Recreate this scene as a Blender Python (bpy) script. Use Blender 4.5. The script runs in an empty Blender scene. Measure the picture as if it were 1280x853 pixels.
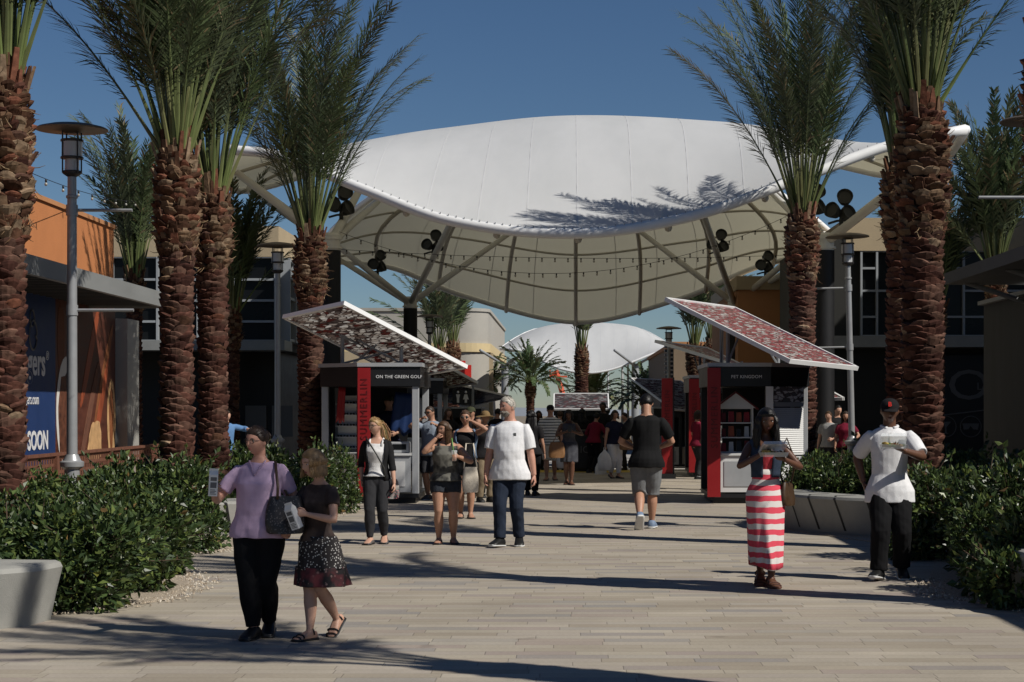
import bpy, math, random
from math import sin, cos, pi, radians, sqrt, atan2
from mathutils import Vector, Matrix, noise
V = Vector
scene = bpy.context.scene
COL = scene.collection
F, CX, HY, EYE = 2350.0, 710.0, 510.0, 1.68      # focal length in px of the 1280 px frame, vanishing point of the promenade, eye height

def at(px, py, d): return V(((px-CX)*d/F, d, EYE-(py-HY)*d/F))
def X(px, d): return (px-CX)*d/F
def Z(py, d): return EYE-(py-HY)*d/F
def lin(r, g, b):
    f = lambda c: (c/255/12.92) if c/255 <= .04045 else ((c/255+.055)/1.055)**2.4
    return (f(r), f(g), f(b))

# ------------------------------------------------------------------ mesh builder
class MB:
    def __init__(s): s.v, s.f, s.c, s.m = [], [], [], []
    def add(s, vs, fs, col=(1, 1, 1), mi=0):
        o = len(s.v); s.v += [tuple(p) for p in vs]; s.c += [col]*len(vs)
        s.f += [tuple(i+o for i in f) for f in fs]; s.m += [mi]*len(fs); return s
    def box(s, x0, x1, y0, y1, z0, z1, M=None, col=(1, 1, 1), mi=0, bev=0.0):
        if bev > 0:
            b = bev; vs = []; 
            for z, k in ((z0, b), (z0+b, 0), (z1-b, 0), (z1, b)):
                q = b+k*.0
                ring = [(x0+k, y0+b+k*.6), (x0+b+k*.6, y0+k), (x1-b-k*.6, y0+k), (x1-k, y0+b+k*.6), (x1-k, y1-b-k*.6), (x1-b-k*.6, y1-k), (x0+b+k*.6, y1-k), (x0+k, y1-b-k*.6)]
                vs += [V((x, y, z)) for x, y in ring]
            fs = [tuple(range(7, -1, -1)), tuple(range(24, 32))]
            for r in range(3):
                for i in range(8): j = (i+1) % 8; fs.append((r*8+i, r*8+j, r*8+8+j, r*8+8+i))
        else:
            vs = [V((x, y, z)) for z in (z0, z1) for x, y in ((x0, y0), (x1, y0), (x1, y1), (x0, y1))]
            fs = [(3, 2, 1, 0), (4, 5, 6, 7), (0, 1, 5, 4), (1, 2, 6, 5), (2, 3, 7, 6), (3, 0, 4, 7)]
        if M is not None: vs = [M @ p for p in vs]
        return s.add(vs, fs, col, mi)
    def tube(s, pts, rad, n=8, col=(1, 1, 1), mi=0, cap=True, cols=None):
        pts = [V(p) for p in pts]; m = len(pts)
        if not hasattr(rad, '__len__'): rad = [rad]*m
        vs = []; ref = None; cl = []
        for i, p in enumerate(pts):
            t = (pts[min(i+1, m-1)]-pts[max(i-1, 0)])
            t = t.normalized() if t.length > 1e-9 else V((0, 0, 1))
            if ref is None: ref = V((0, 0, 1)) if abs(t.z) < .9 else V((1, 0, 0))
            a = t.cross(ref)
            if a.length < 1e-6: a = t.cross(V((0, 1, 0)))
            a.normalize(); b = a.cross(t); ref = b
            for k in range(n):
                w = 2*pi*k/n; vs.append(p+(a*cos(w)+b*sin(w))*rad[i])
                cl.append(cols[i] if cols else col)
        fs = []
        for i in range(m-1):
            for k in range(n):
                j = (k+1) % n; fs.append((i*n+k, i*n+j, i*n+n+j, i*n+n+k))
        if cap: fs.append(tuple(range(n-1, -1, -1))); fs.append(tuple(range((m-1)*n, m*n)))
        o = len(s.v); s.add(vs, fs, col, mi)
        if cols: s.c[o:] = cl
        return s
    def lathe(s, prof, n=24, c=(0, 0, 0), col=(1, 1, 1), mi=0):
        vs = []; fs = []
        for r, z in prof:
            for k in range(n): w = 2*pi*k/n; vs.append((c[0]+r*cos(w), c[1]+r*sin(w), c[2]+z))
        for i in range(len(prof)-1):
            for k in range(n): j = (k+1) % n; fs.append((i*n+k, i*n+j, i*n+n+j, i*n+n+k))
        fs.append(tuple(range(n-1, -1, -1))); fs.append(tuple(range((len(prof)-1)*n, len(prof)*n)))
        return s.add(vs, fs, col, mi)
    def prism(s, poly, z0, z1, col=(1, 1, 1), mi=0, M=None, top=None):
        n = len(poly); t = top or poly
        vs = [V((x, y, z0)) for x, y in poly]+[V((x, y, z1)) for x, y in t]
        if M is not None: vs = [M @ p for p in vs]
        fs = [tuple(range(n-1, -1, -1)), tuple(range(n, 2*n))]+[(i, (i+1) % n, n+(i+1) % n, n+i) for i in range(n)]
        return s.add(vs, fs, col, mi)
    def slab(s, quad, th, col=(1, 1, 1), mi=0):
        q = [V(p) for p in quad]; nrm = (q[1]-q[0]).cross(q[3]-q[0]).normalized()*th
        return s.add(q+[p+nrm for p in q], [(3, 2, 1, 0), (4, 5, 6, 7), (0, 1, 5, 4), (1, 2, 6, 5), (2, 3, 7, 6), (3, 0, 4, 7)], col, mi)
    def loft(s, rings, col=(1, 1, 1), mi=0, cap=True):
        n = len(rings[0]); vs = [p for r in rings for p in r]; fs = []
        for i in range(len(rings)-1):
            for k in range(n): j = (k+1) % n; fs.append((i*n+k, i*n+j, i*n+n+j, i*n+n+k))
        if cap: fs.append(tuple(range(n-1, -1, -1))); fs.append(tuple(range((len(rings)-1)*n, len(rings)*n)))
        return s.add(vs, fs, col, mi)
    def ellipsoid(s, c, rx, ry, rz, n=16, m=10, M=None, col=(1, 1, 1), mi=0):
        rings = []
        for i in range(m+1):
            ph = pi*(i+.02*(1 if i == 0 else -1 if i == m else 0)*5)/m-pi/2
            rings.append([V((rx*cos(ph)*cos(2*pi*k/n), ry*cos(ph)*sin(2*pi*k/n), rz*sin(ph))) for k in range(n)])
        c = V(c)
        rings = [[(M @ p if M is not None else p)+c for p in r] for r in rings]
        return s.loft(rings, col, mi)
    def text(s, body, size, origin, xd=(1, 0, 0), yd=(0, 0, 1), align='LEFT', ext=.003, spacing=1.0, col=(1, 1, 1), mi=0, sx=1.0, shear=0, bold=0):
        cu = bpy.data.curves.new('t', 'FONT'); cu.body = body; cu.size = size; cu.align_x = align; cu.extrude = ext
        cu.resolution_u = 3; cu.space_character = spacing; cu.shear = shear; cu.offset = bold
        ob = bpy.data.objects.new('t', cu); COL.objects.link(ob)
        dg = bpy.context.evaluated_depsgraph_get(); me = bpy.data.meshes.new_from_object(ob.evaluated_get(dg))
        xd, yd = V(xd).normalized(), V(yd).normalized(); zd = xd.cross(yd); o = V(origin)
        s.add([o+xd*v.co.x*sx+yd*v.co.y+zd*(v.co.z+ext) for v in me.vertices], [tuple(p.vertices) for p in me.polygons], col, mi)
        bpy.data.objects.remove(ob); bpy.data.meshes.remove(me); bpy.data.curves.remove(cu); return s
    def mesh(s, name, mats, smooth=False, usecol=False):
        me = bpy.data.meshes.new(name); me.from_pydata(s.v, [], s.f)
        if not isinstance(mats, (list, tuple)): mats = [mats]
        for m in mats: me.materials.append(m)
        if len(mats) > 1: me.polygons.foreach_set('material_index', s.m)
        if usecol:
            a = me.color_attributes.new('col', 'FLOAT_COLOR', 'POINT')
            a.data.foreach_set('color', [x for c in s.c for x in (c[0], c[1], c[2], 1.0)])
        if smooth: me.polygons.foreach_set('use_smooth', [True]*len(me.polygons))
        me.update(); return me
    def build(s, name, mats, parent=None, smooth=False, usecol=False, sharp=None):
        me = s.mesh(name, mats, smooth, usecol)
        if smooth and sharp: me.set_sharp_from_angle(angle=radians(sharp))
        return link(name, me, parent)

def link(name, me, parent=None):
    o = bpy.data.objects.new(name, me); COL.objects.link(o)
    if parent is not None: o.parent = parent
    return o
def tag(o, label, cat, group=None):
    o['label'] = label; o['category'] = cat
    if group: o['group'] = group
    return o
def struct(o): o['kind'] = 'structure'; return o
def thing(name, label, cat, loc=(0, 0, 0), rz=0, group=None, scale=1):
    o = bpy.data.objects.new(name, None); COL.objects.link(o); o.location = loc; o.rotation_euler = (0, 0, rz); o.scale = (scale,)*3
    o.empty_display_size = .1
    return tag(o, label, cat, group)

# ------------------------------------------------------------------ materials
def nodes(name):
    m = bpy.data.materials.new(name); m.use_nodes = True; nt = m.node_tree
    return m, nt, nt.nodes['Principled BSDF'], nt.nodes['Material Output']
def N(nt, t, **kw):
    n = nt.nodes.new(t)
    for k, v in kw.items():
        if k in n.inputs.keys() if isinstance(k, str) else False: n.inputs[k].default_value = v
        else: setattr(n, k, v)
    return n
def ramp(nt, stops, interp='LINEAR'):
    r = nt.nodes.new('ShaderNodeValToRGB'); r.color_ramp.interpolation = interp; e = r.color_ramp.elements
    while len(e) < len(stops): e.new(.5)
    for i, (p, c) in enumerate(stops): e[i].position = p; e[i].color = (*c, 1)
    return r
def mat(name, col, rough=.7, var=.12, scale=6.0, bump=.0, bscale=60.0, metal=0.0, spec=.4, stretch=(1, 1, 1)):
    m, nt, b, out = nodes(name); L = nt.links.new
    tc = N(nt, 'ShaderNodeTexCoord'); mp = N(nt, 'ShaderNodeMapping'); mp.inputs['Scale'].default_value = stretch; L(tc.outputs['Object'], mp.inputs[0])
    n1 = N(nt, 'ShaderNodeTexNoise'); n1.inputs['Scale'].default_value = scale; n1.inputs['Detail'].default_value = 6; n1.inputs['Roughness'].default_value = .65
    L(mp.outputs[0], n1.inputs['Vector'])
    r = ramp(nt, [(.25, tuple(c*(1-var) for c in col)), (.75, tuple(min(1, c*(1+var)) for c in col))]); L(n1.outputs['Fac'], r.inputs[0]); L(r.outputs[0], b.inputs['Base Color'])
    b.inputs['Metallic'].default_value = metal; b.inputs['Specular IOR Level'].default_value = spec
    mr = N(nt, 'ShaderNodeMapRange'); mr.inputs['To Min'].default_value = max(.03, rough-.12); mr.inputs['To Max'].default_value = min(1, rough+.12); L(n1.outputs['Fac'], mr.inputs['Value']); L(mr.outputs[0], b.inputs['Roughness'])
    if bump:
        n2 = N(nt, 'ShaderNodeTexNoise'); n2.inputs['Scale'].default_value = bscale; n2.inputs['Detail'].default_value = 4; L(mp.outputs[0], n2.inputs['Vector'])
        bp = N(nt, 'ShaderNodeBump'); bp.inputs['Strength'].default_value = bump; bp.inputs['Distance'].default_value = .02; L(n2.outputs['Fac'], bp.inputs['Height']); L(bp.outputs[0], b.inputs['Normal'])
    return m
def mat_attr(name, rough=.6, trans=0.0, spec=.3, var=.25, vscale=8.0, bump=0):
    m, nt, b, out = nodes(name); L = nt.links.new
    a = N(nt, 'ShaderNodeAttribute'); a.attribute_name = 'col'
    tc = N(nt, 'ShaderNodeTexCoord'); n1 = N(nt, 'ShaderNodeTexNoise'); n1.inputs['Scale'].default_value = vscale; n1.inputs['Detail'].default_value = 5; L(tc.outputs['Object'], n1.inputs['Vector'])
    mr = N(nt, 'ShaderNodeMapRange'); mr.inputs['From Min'].default_value = .3; mr.inputs['From Max'].default_value = .7; mr.inputs['To Min'].default_value = 1-var; mr.inputs['To Max'].default_value = 1+var; L(n1.outputs['Fac'], mr.inputs['Value'])
    mx = N(nt, 'ShaderNodeVectorMath'); mx.operation = 'SCALE'; L(a.outputs['Color'], mx.inputs[0]); L(mr.outputs[0], mx.inputs['Scale'])
    L(mx.outputs[0], b.inputs['Base Color']); b.inputs['Roughness'].default_value = rough; b.inputs['Specular IOR Level'].default_value = spec
    if bump:
        bp = N(nt, 'ShaderNodeBump'); bp.inputs['Strength'].default_value = bump; bp.inputs['Distance'].default_value = .02; L(n1.outputs['Fac'], bp.inputs['Height']); L(bp.outputs[0], b.inputs['Normal'])
    if trans:
        t = N(nt, 'ShaderNodeBsdfTranslucent'); L(mx.outputs[0], t.inputs['Color']); ms = N(nt, 'ShaderNodeMixShader'); ms.inputs[0].default_value = trans
        L(b.outputs[0], ms.inputs[1]); L(t.outputs[0], ms.inputs[2]); L(ms.outputs[0], out.inputs['Surface'])
    return m

def mat_paving():
    m, nt, b, out = nodes('paving_stone'); L = nt.links.new
    def M(op, a, b2=None, c=None):
        n = nt.nodes.new('ShaderNodeMath'); n.operation = op
        for i, x in enumerate((a, b2, c)):
            if x is None: continue
            if isinstance(x, (int, float)): n.inputs[i].default_value = x
            else: L(x, n.inputs[i])
        return n.outputs[0]
    tc = N(nt, 'ShaderNodeTexCoord'); sp = N(nt, 'ShaderNodeSeparateXYZ'); L(tc.outputs['Object'], sp.inputs[0])
    RW, PL = .18, .62
    yr = M('DIVIDE', sp.outputs['Y'], RW); row = M('FLOOR', yr); fy = M('SUBTRACT', yr, row)
    wn = N(nt, 'ShaderNodeTexWhiteNoise'); wn.noise_dimensions = '1D'; L(row, wn.inputs['W'])
    xs = M('ADD', M('DIVIDE', sp.outputs['X'], PL), M('MULTIPLY', wn.outputs['Value'], 7.0)); col = M('FLOOR', xs); fx = M('SUBTRACT', xs, col)
    cb = N(nt, 'ShaderNodeCombineXYZ'); L(row, cb.inputs[0]); L(col, cb.inputs[1])
    w2 = N(nt, 'ShaderNodeTexWhiteNoise'); w2.noise_dimensions = '3D'; L(cb.outputs[0], w2.inputs['Vector'])
    r = ramp(nt, [(0, (.315, .27, .21)), (.3, (.38, .335, .265)), (.55, (.36, .315, .262)), (.72, (.42, .37, .295)), (.84, (.275, .255, .23)), (.92, (.33, .275, .235)), (1, (.37, .32, .25))])
    L(w2.outputs['Value'], r.inputs[0])
    ex = M('MULTIPLY', M('MINIMUM', fx, M('SUBTRACT', 1.0, fx)), PL); ey = M('MULTIPLY', M('MINIMUM', fy, M('SUBTRACT', 1.0, fy)), RW)
    e = M('MINIMUM', ex, ey)
    mr = N(nt, 'ShaderNodeMapRange'); mr.inputs['From Min'].default_value = .002; mr.inputs['From Max'].default_value = .006; L(e, mr.inputs['Value'])
    n1 = N(nt, 'ShaderNodeTexNoise'); n1.inputs['Scale'].default_value = .55; n1.inputs['Detail'].default_value = 8; n1.inputs['Roughness'].default_value = .7; L(tc.outputs['Object'], n1.inputs['Vector'])
    n2 = N(nt, 'ShaderNodeTexNoise'); n2.inputs['Scale'].default_value = 38; n2.inputs['Detail'].default_value = 5; L(tc.outputs['Object'], n2.inputs['Vector'])
    s1 = N(nt, 'ShaderNodeMapRange'); s1.inputs['From Min'].default_value = .3; s1.inputs['From Max'].default_value = .7; s1.inputs['To Min'].default_value = .84; s1.inputs['To Max'].default_value = 1.1; L(n1.outputs['Fac'], s1.inputs['Value'])
    s2 = N(nt, 'ShaderNodeMapRange'); s2.inputs['From Min'].default_value = .3; s2.inputs['From Max'].default_value = .7; s2.inputs['To Min'].default_value = .92; s2.inputs['To Max'].default_value = 1.07; L(n2.outputs['Fac'], s2.inputs['Value'])
    sp3 = N(nt, 'ShaderNodeTexNoise'); sp3.inputs['Scale'].default_value = 2.3; sp3.inputs['Detail'].default_value = 2; L(tc.outputs['Object'], sp3.inputs['Vector'])
    s3 = N(nt, 'ShaderNodeMapRange'); s3.inputs['From Min'].default_value = .70; s3.inputs['From Max'].default_value = .76; s3.inputs['To Min'].default_value = 1; s3.inputs['To Max'].default_value = .78; L(sp3.outputs['Fac'], s3.inputs['Value'])
    k = M('MULTIPLY', M('MULTIPLY', s1.outputs[0], s2.outputs[0]), s3.outputs[0])
    jm = M('ADD', M('MULTIPLY', mr.outputs[0], .32), .68)
    k = M('MULTIPLY', k, jm)
    mx = N(nt, 'ShaderNodeVectorMath'); mx.operation = 'SCALE'; L(r.outputs[0], mx.inputs[0]); L(k, mx.inputs['Scale']); L(mx.outputs[0], b.inputs['Base Color'])
    b.inputs['Roughness'].default_value = .8; b.inputs['Specular IOR Level'].default_value = .25
    h = M('ADD', M('MULTIPLY', mr.outputs[0], 1.0), M('ADD', M('MULTIPLY', w2.outputs['Value'], .5), M('MULTIPLY', n2.outputs['Fac'], .3)))
    bp = N(nt, 'ShaderNodeBump'); bp.inputs['Strength'].default_value = .35; bp.inputs['Distance'].default_value = .004; L(h, bp.inputs['Height']); L(bp.outputs[0], b.inputs['Normal'])
    return m

def mat_leafprint(name, cols, rot=.6, trans=.35, scale=4.2):
    """printed panel of leaf shapes: stretched voronoi cells, thin dark outlines"""
    m, nt, b, out = nodes(name); L = nt.links.new
    tc = N(nt, 'ShaderNodeTexCoord'); mp = N(nt, 'ShaderNodeMapping'); mp.inputs['Scale'].default_value = (1, 2.6, 1); mp.inputs['Rotation'].default_value = (0, 0, rot); L(tc.outputs['UV'], mp.inputs[0])
    nz = N(nt, 'ShaderNodeTexNoise'); nz.inputs['Scale'].default_value = 2.2; L(mp.outputs[0], nz.inputs['Vector'])
    av = N(nt, 'ShaderNodeMixRGB'); av.inputs[0].default_value = .22; L(mp.outputs[0], av.inputs[1]); L(nz.outputs['Color'], av.inputs[2])
    vo = N(nt, 'ShaderNodeTexVoronoi'); vo.inputs['Scale'].default_value = scale; L(av.outputs[0], vo.inputs['Vector'])
    ve = N(nt, 'ShaderNodeTexVoronoi'); ve.feature = 'DISTANCE_TO_EDGE'; ve.inputs['Scale'].default_value = scale; L(av.outputs[0], ve.inputs['Vector'])
    sp = N(nt, 'ShaderNodeSeparateColor'); L(vo.outputs['Color'], sp.inputs[0])
    r = ramp(nt, [(i/len(cols), c) for i, c in enumerate(cols)], 'CONSTANT'); L(sp.outputs[0], r.inputs[0])
    ed = ramp(nt, [(0, (0, 0, 0)), (.05, (0, 0, 0)), (.09, (1, 1, 1))]); L(ve.outputs['Distance'], ed.inputs[0])
    mx = N(nt, 'ShaderNodeMixRGB'); mx.inputs[1].default_value = (.10, .075, .07, 1); L(ed.outputs[0], mx.inputs[0]); L(r.outputs[0], mx.inputs[2])
    L(mx.outputs[0], b.inputs['Base Color']); b.inputs['Roughness'].default_value = .35
    t = N(nt, 'ShaderNodeBsdfTranslucent'); L(mx.outputs[0], t.inputs['Color']); ms = N(nt, 'ShaderNodeMixShader'); ms.inputs[0].default_value = trans
    L(b.outputs[0], ms.inputs[1]); L(t.outputs[0], ms.inputs[2]); L(ms.outputs[0], out.inputs['Surface'])
    return m
def mat_stripes(name, c1, c2, period, duty=.5, axis='Z', wob=.01, rough=.85):
    m, nt, b, out = nodes(name); L = nt.links.new
    tc = N(nt, 'ShaderNodeTexCoord'); sp = N(nt, 'ShaderNodeSeparateXYZ'); L(tc.outputs['Object'], sp.inputs[0])
    nz = N(nt, 'ShaderNodeTexNoise'); nz.inputs['Scale'].default_value = 5; L(tc.outputs['Object'], nz.inputs['Vector'])
    a = N(nt, 'ShaderNodeMath'); a.operation = 'MULTIPLY_ADD'; L(nz.outputs['Fac'], a.inputs[0]); a.inputs[1].default_value = wob*2; L(sp.outputs[axis], a.inputs[2])
    d = N(nt, 'ShaderNodeMath'); d.operation = 'DIVIDE'; L(a.outputs[0], d.inputs[0]); d.inputs[1].default_value = period
    f = N(nt, 'ShaderNodeMath'); f.operation = 'FRACT'; L(d.outputs[0], f.inputs[0])
    r = ramp(nt, [(0, c1), (duty, c2)], 'CONSTANT'); L(f.outputs[0], r.inputs[0]); L(r.outputs[0], b.inputs['Base Color']); b.inputs['Roughness'].default_value = rough
    n2 = N(nt, 'ShaderNodeTexNoise'); n2.inputs['Scale'].default_value = 300; L(tc.outputs['Object'], n2.inputs['Vector']); bp = N(nt, 'ShaderNodeBump'); bp.inputs['Strength'].default_value = .15; bp.inputs['Distance'].default_value = .002; L(n2.outputs['Fac'], bp.inputs['Height']); L(bp.outputs[0], b.inputs['Normal'])
    return m
def mat_cells(name, cols, scale=40, rough=.85, feature='F1'):
    m, nt, b, out = nodes(name); L = nt.links.new
    tc = N(nt, 'ShaderNodeTexCoord'); vo = N(nt, 'ShaderNodeTexVoronoi'); vo.inputs['Scale'].default_value = scale; L(tc.outputs['Object'], vo.inputs['Vector'])
    r = ramp(nt, [(0, cols[0]), (.28, cols[1])], 'CONSTANT'); L(vo.outputs['Distance'], r.inputs[0])
    n1 = N(nt, 'ShaderNodeTexNoise'); n1.inputs['Scale'].default_value = 9; L(tc.outputs['Object'], n1.inputs['Vector'])
    r2 = ramp(nt, [(.42, (0, 0, 0)), (.58, (1, 1, 1))]); L(n1.outputs['Fac'], r2.inputs[0])
    mx = N(nt, 'ShaderNodeMixRGB'); L(r2.outputs[0], mx.inputs[0]); L(r.outputs[0], mx.inputs[1]); mx.inputs[2].default_value = (*cols[2], 1) if len(cols) > 2 else (*cols[1], 1)
    if len(cols) > 2: L(mx.outputs[0], b.inputs['Base Color'])
    else: L(r.outputs[0], b.inputs['Base Color'])
    b.inputs['Roughness'].default_value = rough; return m
def mat_clear(name, tint=(.9, .93, .93), alpha=.45):
    m, nt, b, out = nodes(name); L = nt.links.new
    b.inputs['Base Color'].default_value = (*tint, 1); b.inputs['Roughness'].default_value = .12; b.inputs['Alpha'].default_value = alpha; b.inputs['Specular IOR Level'].default_value = .7
    return m
def cloth(name, c, rough=.88, bump=.25, var=.1): return mat(name, c, rough, var, 14, bump, 260, spec=.15)

M = {}
M['paving'] = mat_paving()
M['dirt'] = mat('dry_earth', (.20, .165, .12), .95, .3, 3, .4, 30)
M['gravel'] = mat('pale_gravel', (.36, .30, .23), .9, .45, 45, .9, 50)
M['asphalt'] = mat('asphalt', (.07, .07, .072), .9, .2, 4, .3, 90)
M['yellow'] = mat('yellow_paint', (.62, .42, .04), .6, .2, 8)
M['paleconc'] = mat('pale_concrete', (.33, .31, .28), .85, .15, 3, .2, 60)
M['conc'] = mat('planter_concrete', (.29, .285, .26), .75, .16, 2.2, .25, 120)
M['membrane'] = None
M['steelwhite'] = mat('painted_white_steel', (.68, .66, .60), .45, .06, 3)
M['seam'] = mat('fabric_weld_seam', (.57, .57, .565), .6, .05, 3)
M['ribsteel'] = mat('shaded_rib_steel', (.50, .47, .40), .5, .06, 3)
M['tubewhite'] = mat('white_edge_tube', (.78, .78, .77), .35, .04, 3)
M['black'] = mat('black_paint', (.012, .012, .013), .45, .2, 4)
M['blackcol'] = mat('black_column_wrap', (.006, .006, .007), .6, .2, 4)
M['greysteel'] = mat('grey_painted_steel', (.27, .28, .29), .4, .08, 3)
M['lampgrey'] = mat('lamp_grey_metal', (.33, .335, .34), .38, .08, 5, metal=.3)
M['lampdark'] = mat('lamp_dark_bands', (.05, .045, .045), .4, .1, 5, metal=.5)
M['lampglass'] = mat('frosted_lamp_glass', (.55, .55, .56), .25, .05, 6)
M['bronze'] = mat('bronze_disc', (.16, .13, .10), .45, .1, 4, metal=.4)
M['fixture'] = mat('floodlight_black', (.035, .036, .033), .5, .2, 9)
M['bulb'] = mat('clear_bulb', (.32, .31, .27), .15, .05, 9)
M['orange'] = mat('orange_stucco', (.46, .175, .062), .9, .08, 1.2, .3, 40)
M['orange2'] = mat('ochre_stucco', (.43, .20, .085), .9, .08, 1.2, .3, 40)
M['tan'] = mat('tan_stucco', (.40, .32, .21), .9, .08, 1.2, .3, 40)
M['beige'] = mat('warm_grey_stucco', (.36, .34, .30), .9, .07, .8, .2, 40)
M['beigeband'] = mat('cream_band', (.55, .44, .25), .9, .07, .8)
M['brownwall'] = mat('brown_stucco', (.20, .145, .095), .9, .1, 1, .3, 40)
M['darkwall'] = mat('dark_grey_cladding', (.020, .020, .018), .7, .15, 1.5)
M['darkpanel'] = mat('dark_olive_panel', (.026, .025, .021), .7, .12, .8, stretch=(3, 3, .4))
M['vdark'] = mat('shopfront_dark', (.010, .010, .011), .5, .3, 2)
M['glass'] = mat('dark_glass', (.008, .009, .010), .3, .2, 1, spec=.18)
M['mullion'] = mat('grey_mullion', (.30, .32, .34), .45, .05, 4)
M['awning'] = mat('grey_awning_metal', (.22, .225, .22), .5, .12, 2, stretch=(1, .3, 1))
M['awningdark'] = mat('awning_slats', (.06, .06, .06), .6, .15, 4)
M['pillar'] = mat('pale_pillar', (.33, .32, .29), .8, .06, 2)
M['rust'] = mat('rusty_steel', (.13, .05, .028), .85, .35, 7, .3, 60)
M['blue'] = mat('navy_poster', (.012, .034, .115), .5, .12, 1.5)
M['postertext'] = mat('poster_white', (.62, .62, .62), .6, .05, 6)
M['wood'] = mat('poster_wood', (.085, .026, .015), .5, .45, 1.3, stretch=(1, 1.0, 6))
M['wood2'] = mat('poster_light_wood', (.26, .060, .024), .5, .5, 1.6, stretch=(1, 5, .6))
M['bread'] = mat('poster_bread', (.50, .30, .14), .6, .35, 5)
M['crust'] = mat('poster_crust', (.20, .07, .025), .6, .4, 6)
M['meat'] = mat('poster_meat', (.10, .035, .018), .6, .8, 8)
M['plate'] = mat('poster_plate', (.6, .58, .54), .6, .1, 3)
M['red'] = mat('red_panel', (.25, .009, .011), .45, .06, 3)
M['redlit'] = mat('red_sign', (.60, .03, .02), .45, .06, 3)
M['redletter'] = mat('dark_red_lettering', (.115, .006, .007), .5, .1, 3)
M['white'] = mat('white_laminate', (.62, .62, .61), .5, .05, 3)
M['kgrey'] = mat('kiosk_grey_metal', (.40, .41, .42), .4, .08, 3, metal=.2)
M['kblack'] = mat('kiosk_black', (.012, .012, .013), .4, .15, 3)
M['sign'] = mat('sign_white_letters', (.75, .75, .75), .5, .03, 5)
M['signgrey'] = mat('sign_grey_letters', (.11, .11, .115), .5, .03, 5)
M['shutter'] = mat('white_roller_shutter', (.68, .68, .67), .45, .04, 2)
M['roofgrey'] = mat_leafprint('brown_leaf_print_roof', [(.76, .74, .71), (.34, .28, .25), (.58, .54, .50), (.24, .08, .07), (.70, .67, .63), (.20, .17, .16), (.78, .77, .74), (.48, .44, .41)], .6, .72, 8)
M['roofred'] = mat_leafprint('red_leaf_print_roof', [(.42, .05, .065), (.60, .56, .53), (.36, .10, .10), (.46, .17, .17), (.26, .035, .04), (.64, .61, .58), (.40, .15, .15), (.28, .15, .14)], .6, .3, 11)
M['roofdark'] = mat_leafprint('dark_leaf_print_roof', [(.05, .05, .055), (.22, .21, .22), (.08, .08, .085), (.34, .33, .33), (.12, .04, .045), (.06, .06, .065)], .6, .3, 8)
M['leafpanel'] = mat_leafprint('grey_white_leaf_panel', [(.12, .12, .125), (.70, .70, .70), (.14, .14, .15), (.66, .66, .66)], 1.4, .0, 9)
M['trunk'] = mat_attr('palm_trunk_bark', .9, 0, .1, .35, 14, .5)
M['frond'] = mat_attr('palm_frond', .45, .22, .35, .25, 3)
M['shrubleaf'] = mat_attr('shrub_leaf', .38, .22, .45, .2, 5)
M['twig'] = mat('twig_bark', (.09, .06, .04), .9, .2, 12)
M['clear'] = mat_clear('clear_plastic')
M['crane'] = mat('orange_crane_paint', (.62, .10, .04), .5, .1, 3)
M['hill'] = mat('hazy_desert', (.20, .22, .25), .95, .12, .01)

def mat_membrane():
    m, nt, b, out = nodes('white_tensile_fabric'); L = nt.links.new
    tc = N(nt, 'ShaderNodeTexCoord'); n1 = N(nt, 'ShaderNodeTexNoise'); n1.inputs['Scale'].default_value = .5; n1.inputs['Detail'].default_value = 7; n1.inputs['Roughness'].default_value = .65; mp = N(nt, 'ShaderNodeMapping'); mp.inputs['Scale'].default_value = (1.6, .35, .35); L(tc.outputs['Object'], mp.inputs[0]); L(mp.outputs[0], n1.inputs['Vector'])
    r = ramp(nt, [(.3, (.62, .630, .630)), (.7, (.71, .715, .715))]); L(n1.outputs['Fac'], r.inputs[0]); L(r.outputs[0], b.inputs['Base Color']); b.inputs['Roughness'].default_value = .6; b.inputs['Specular IOR Level'].default_value = .25
    t = N(nt, 'ShaderNodeBsdfTranslucent'); t.inputs['Color'].default_value = (.72, .67, .48, 1); ms = N(nt, 'ShaderNodeMixShader'); ms.inputs[0].default_value = .23
    L(b.outputs[0], ms.inputs[1]); L(t.outputs[0], ms.inputs[2]); L(ms.outputs[0], out.inputs['Surface']); return m
M['membrane'] = mat_membrane()

# ------------------------------------------------------------------ camera, light, sky
cam = bpy.data.cameras.new('camera'); co = bpy.data.objects.new('camera', cam); COL.objects.link(co)
co.location = (0, 0, EYE); co.rotation_euler = (pi/2, 0, 0); cam.sensor_width = 36; cam.lens = 36*F/1280
cam.shift_x = (640-CX)/1280; cam.shift_y = (HY-426.5)/1280; cam.clip_end = 6000; cam.clip_start = .1
scene.camera = co
EL = radians(43); SD = V((.857*cos(EL), -.515*cos(EL), sin(EL)))
sun = bpy.data.lights.new('sun', 'SUN'); sun.energy = 5.0; sun.angle = radians(.53); sun.color = (1, .955, .88)
so = bpy.data.objects.new('sun', sun); COL.objects.link(so); so.rotation_euler = SD.to_track_quat('Z', 'Y').to_euler(); so.location = (20, -20, 40)
w = bpy.data.worlds.new('World'); scene.world = w; w.use_nodes = True; nt = w.node_tree
sky = nt.nodes.new('ShaderNodeTexSky'); sky.sky_type = 'NISHITA'; sky.sun_disc = False; sky.sun_elevation = EL; sky.sun_rotation = atan2(.857, -.515)
sky.altitude = 1200; sky.air_density = 1.0; sky.dust_density = .1; sky.ozone_density = 2.2
bg = nt.nodes['Background']; bg.inputs['Strength'].default_value = .05; hs = nt.nodes.new('ShaderNodeHueSaturation'); hs.inputs['Saturation'].default_value = 1.1; nt.links.new(sky.outputs[0], hs.inputs['Color'])
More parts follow.
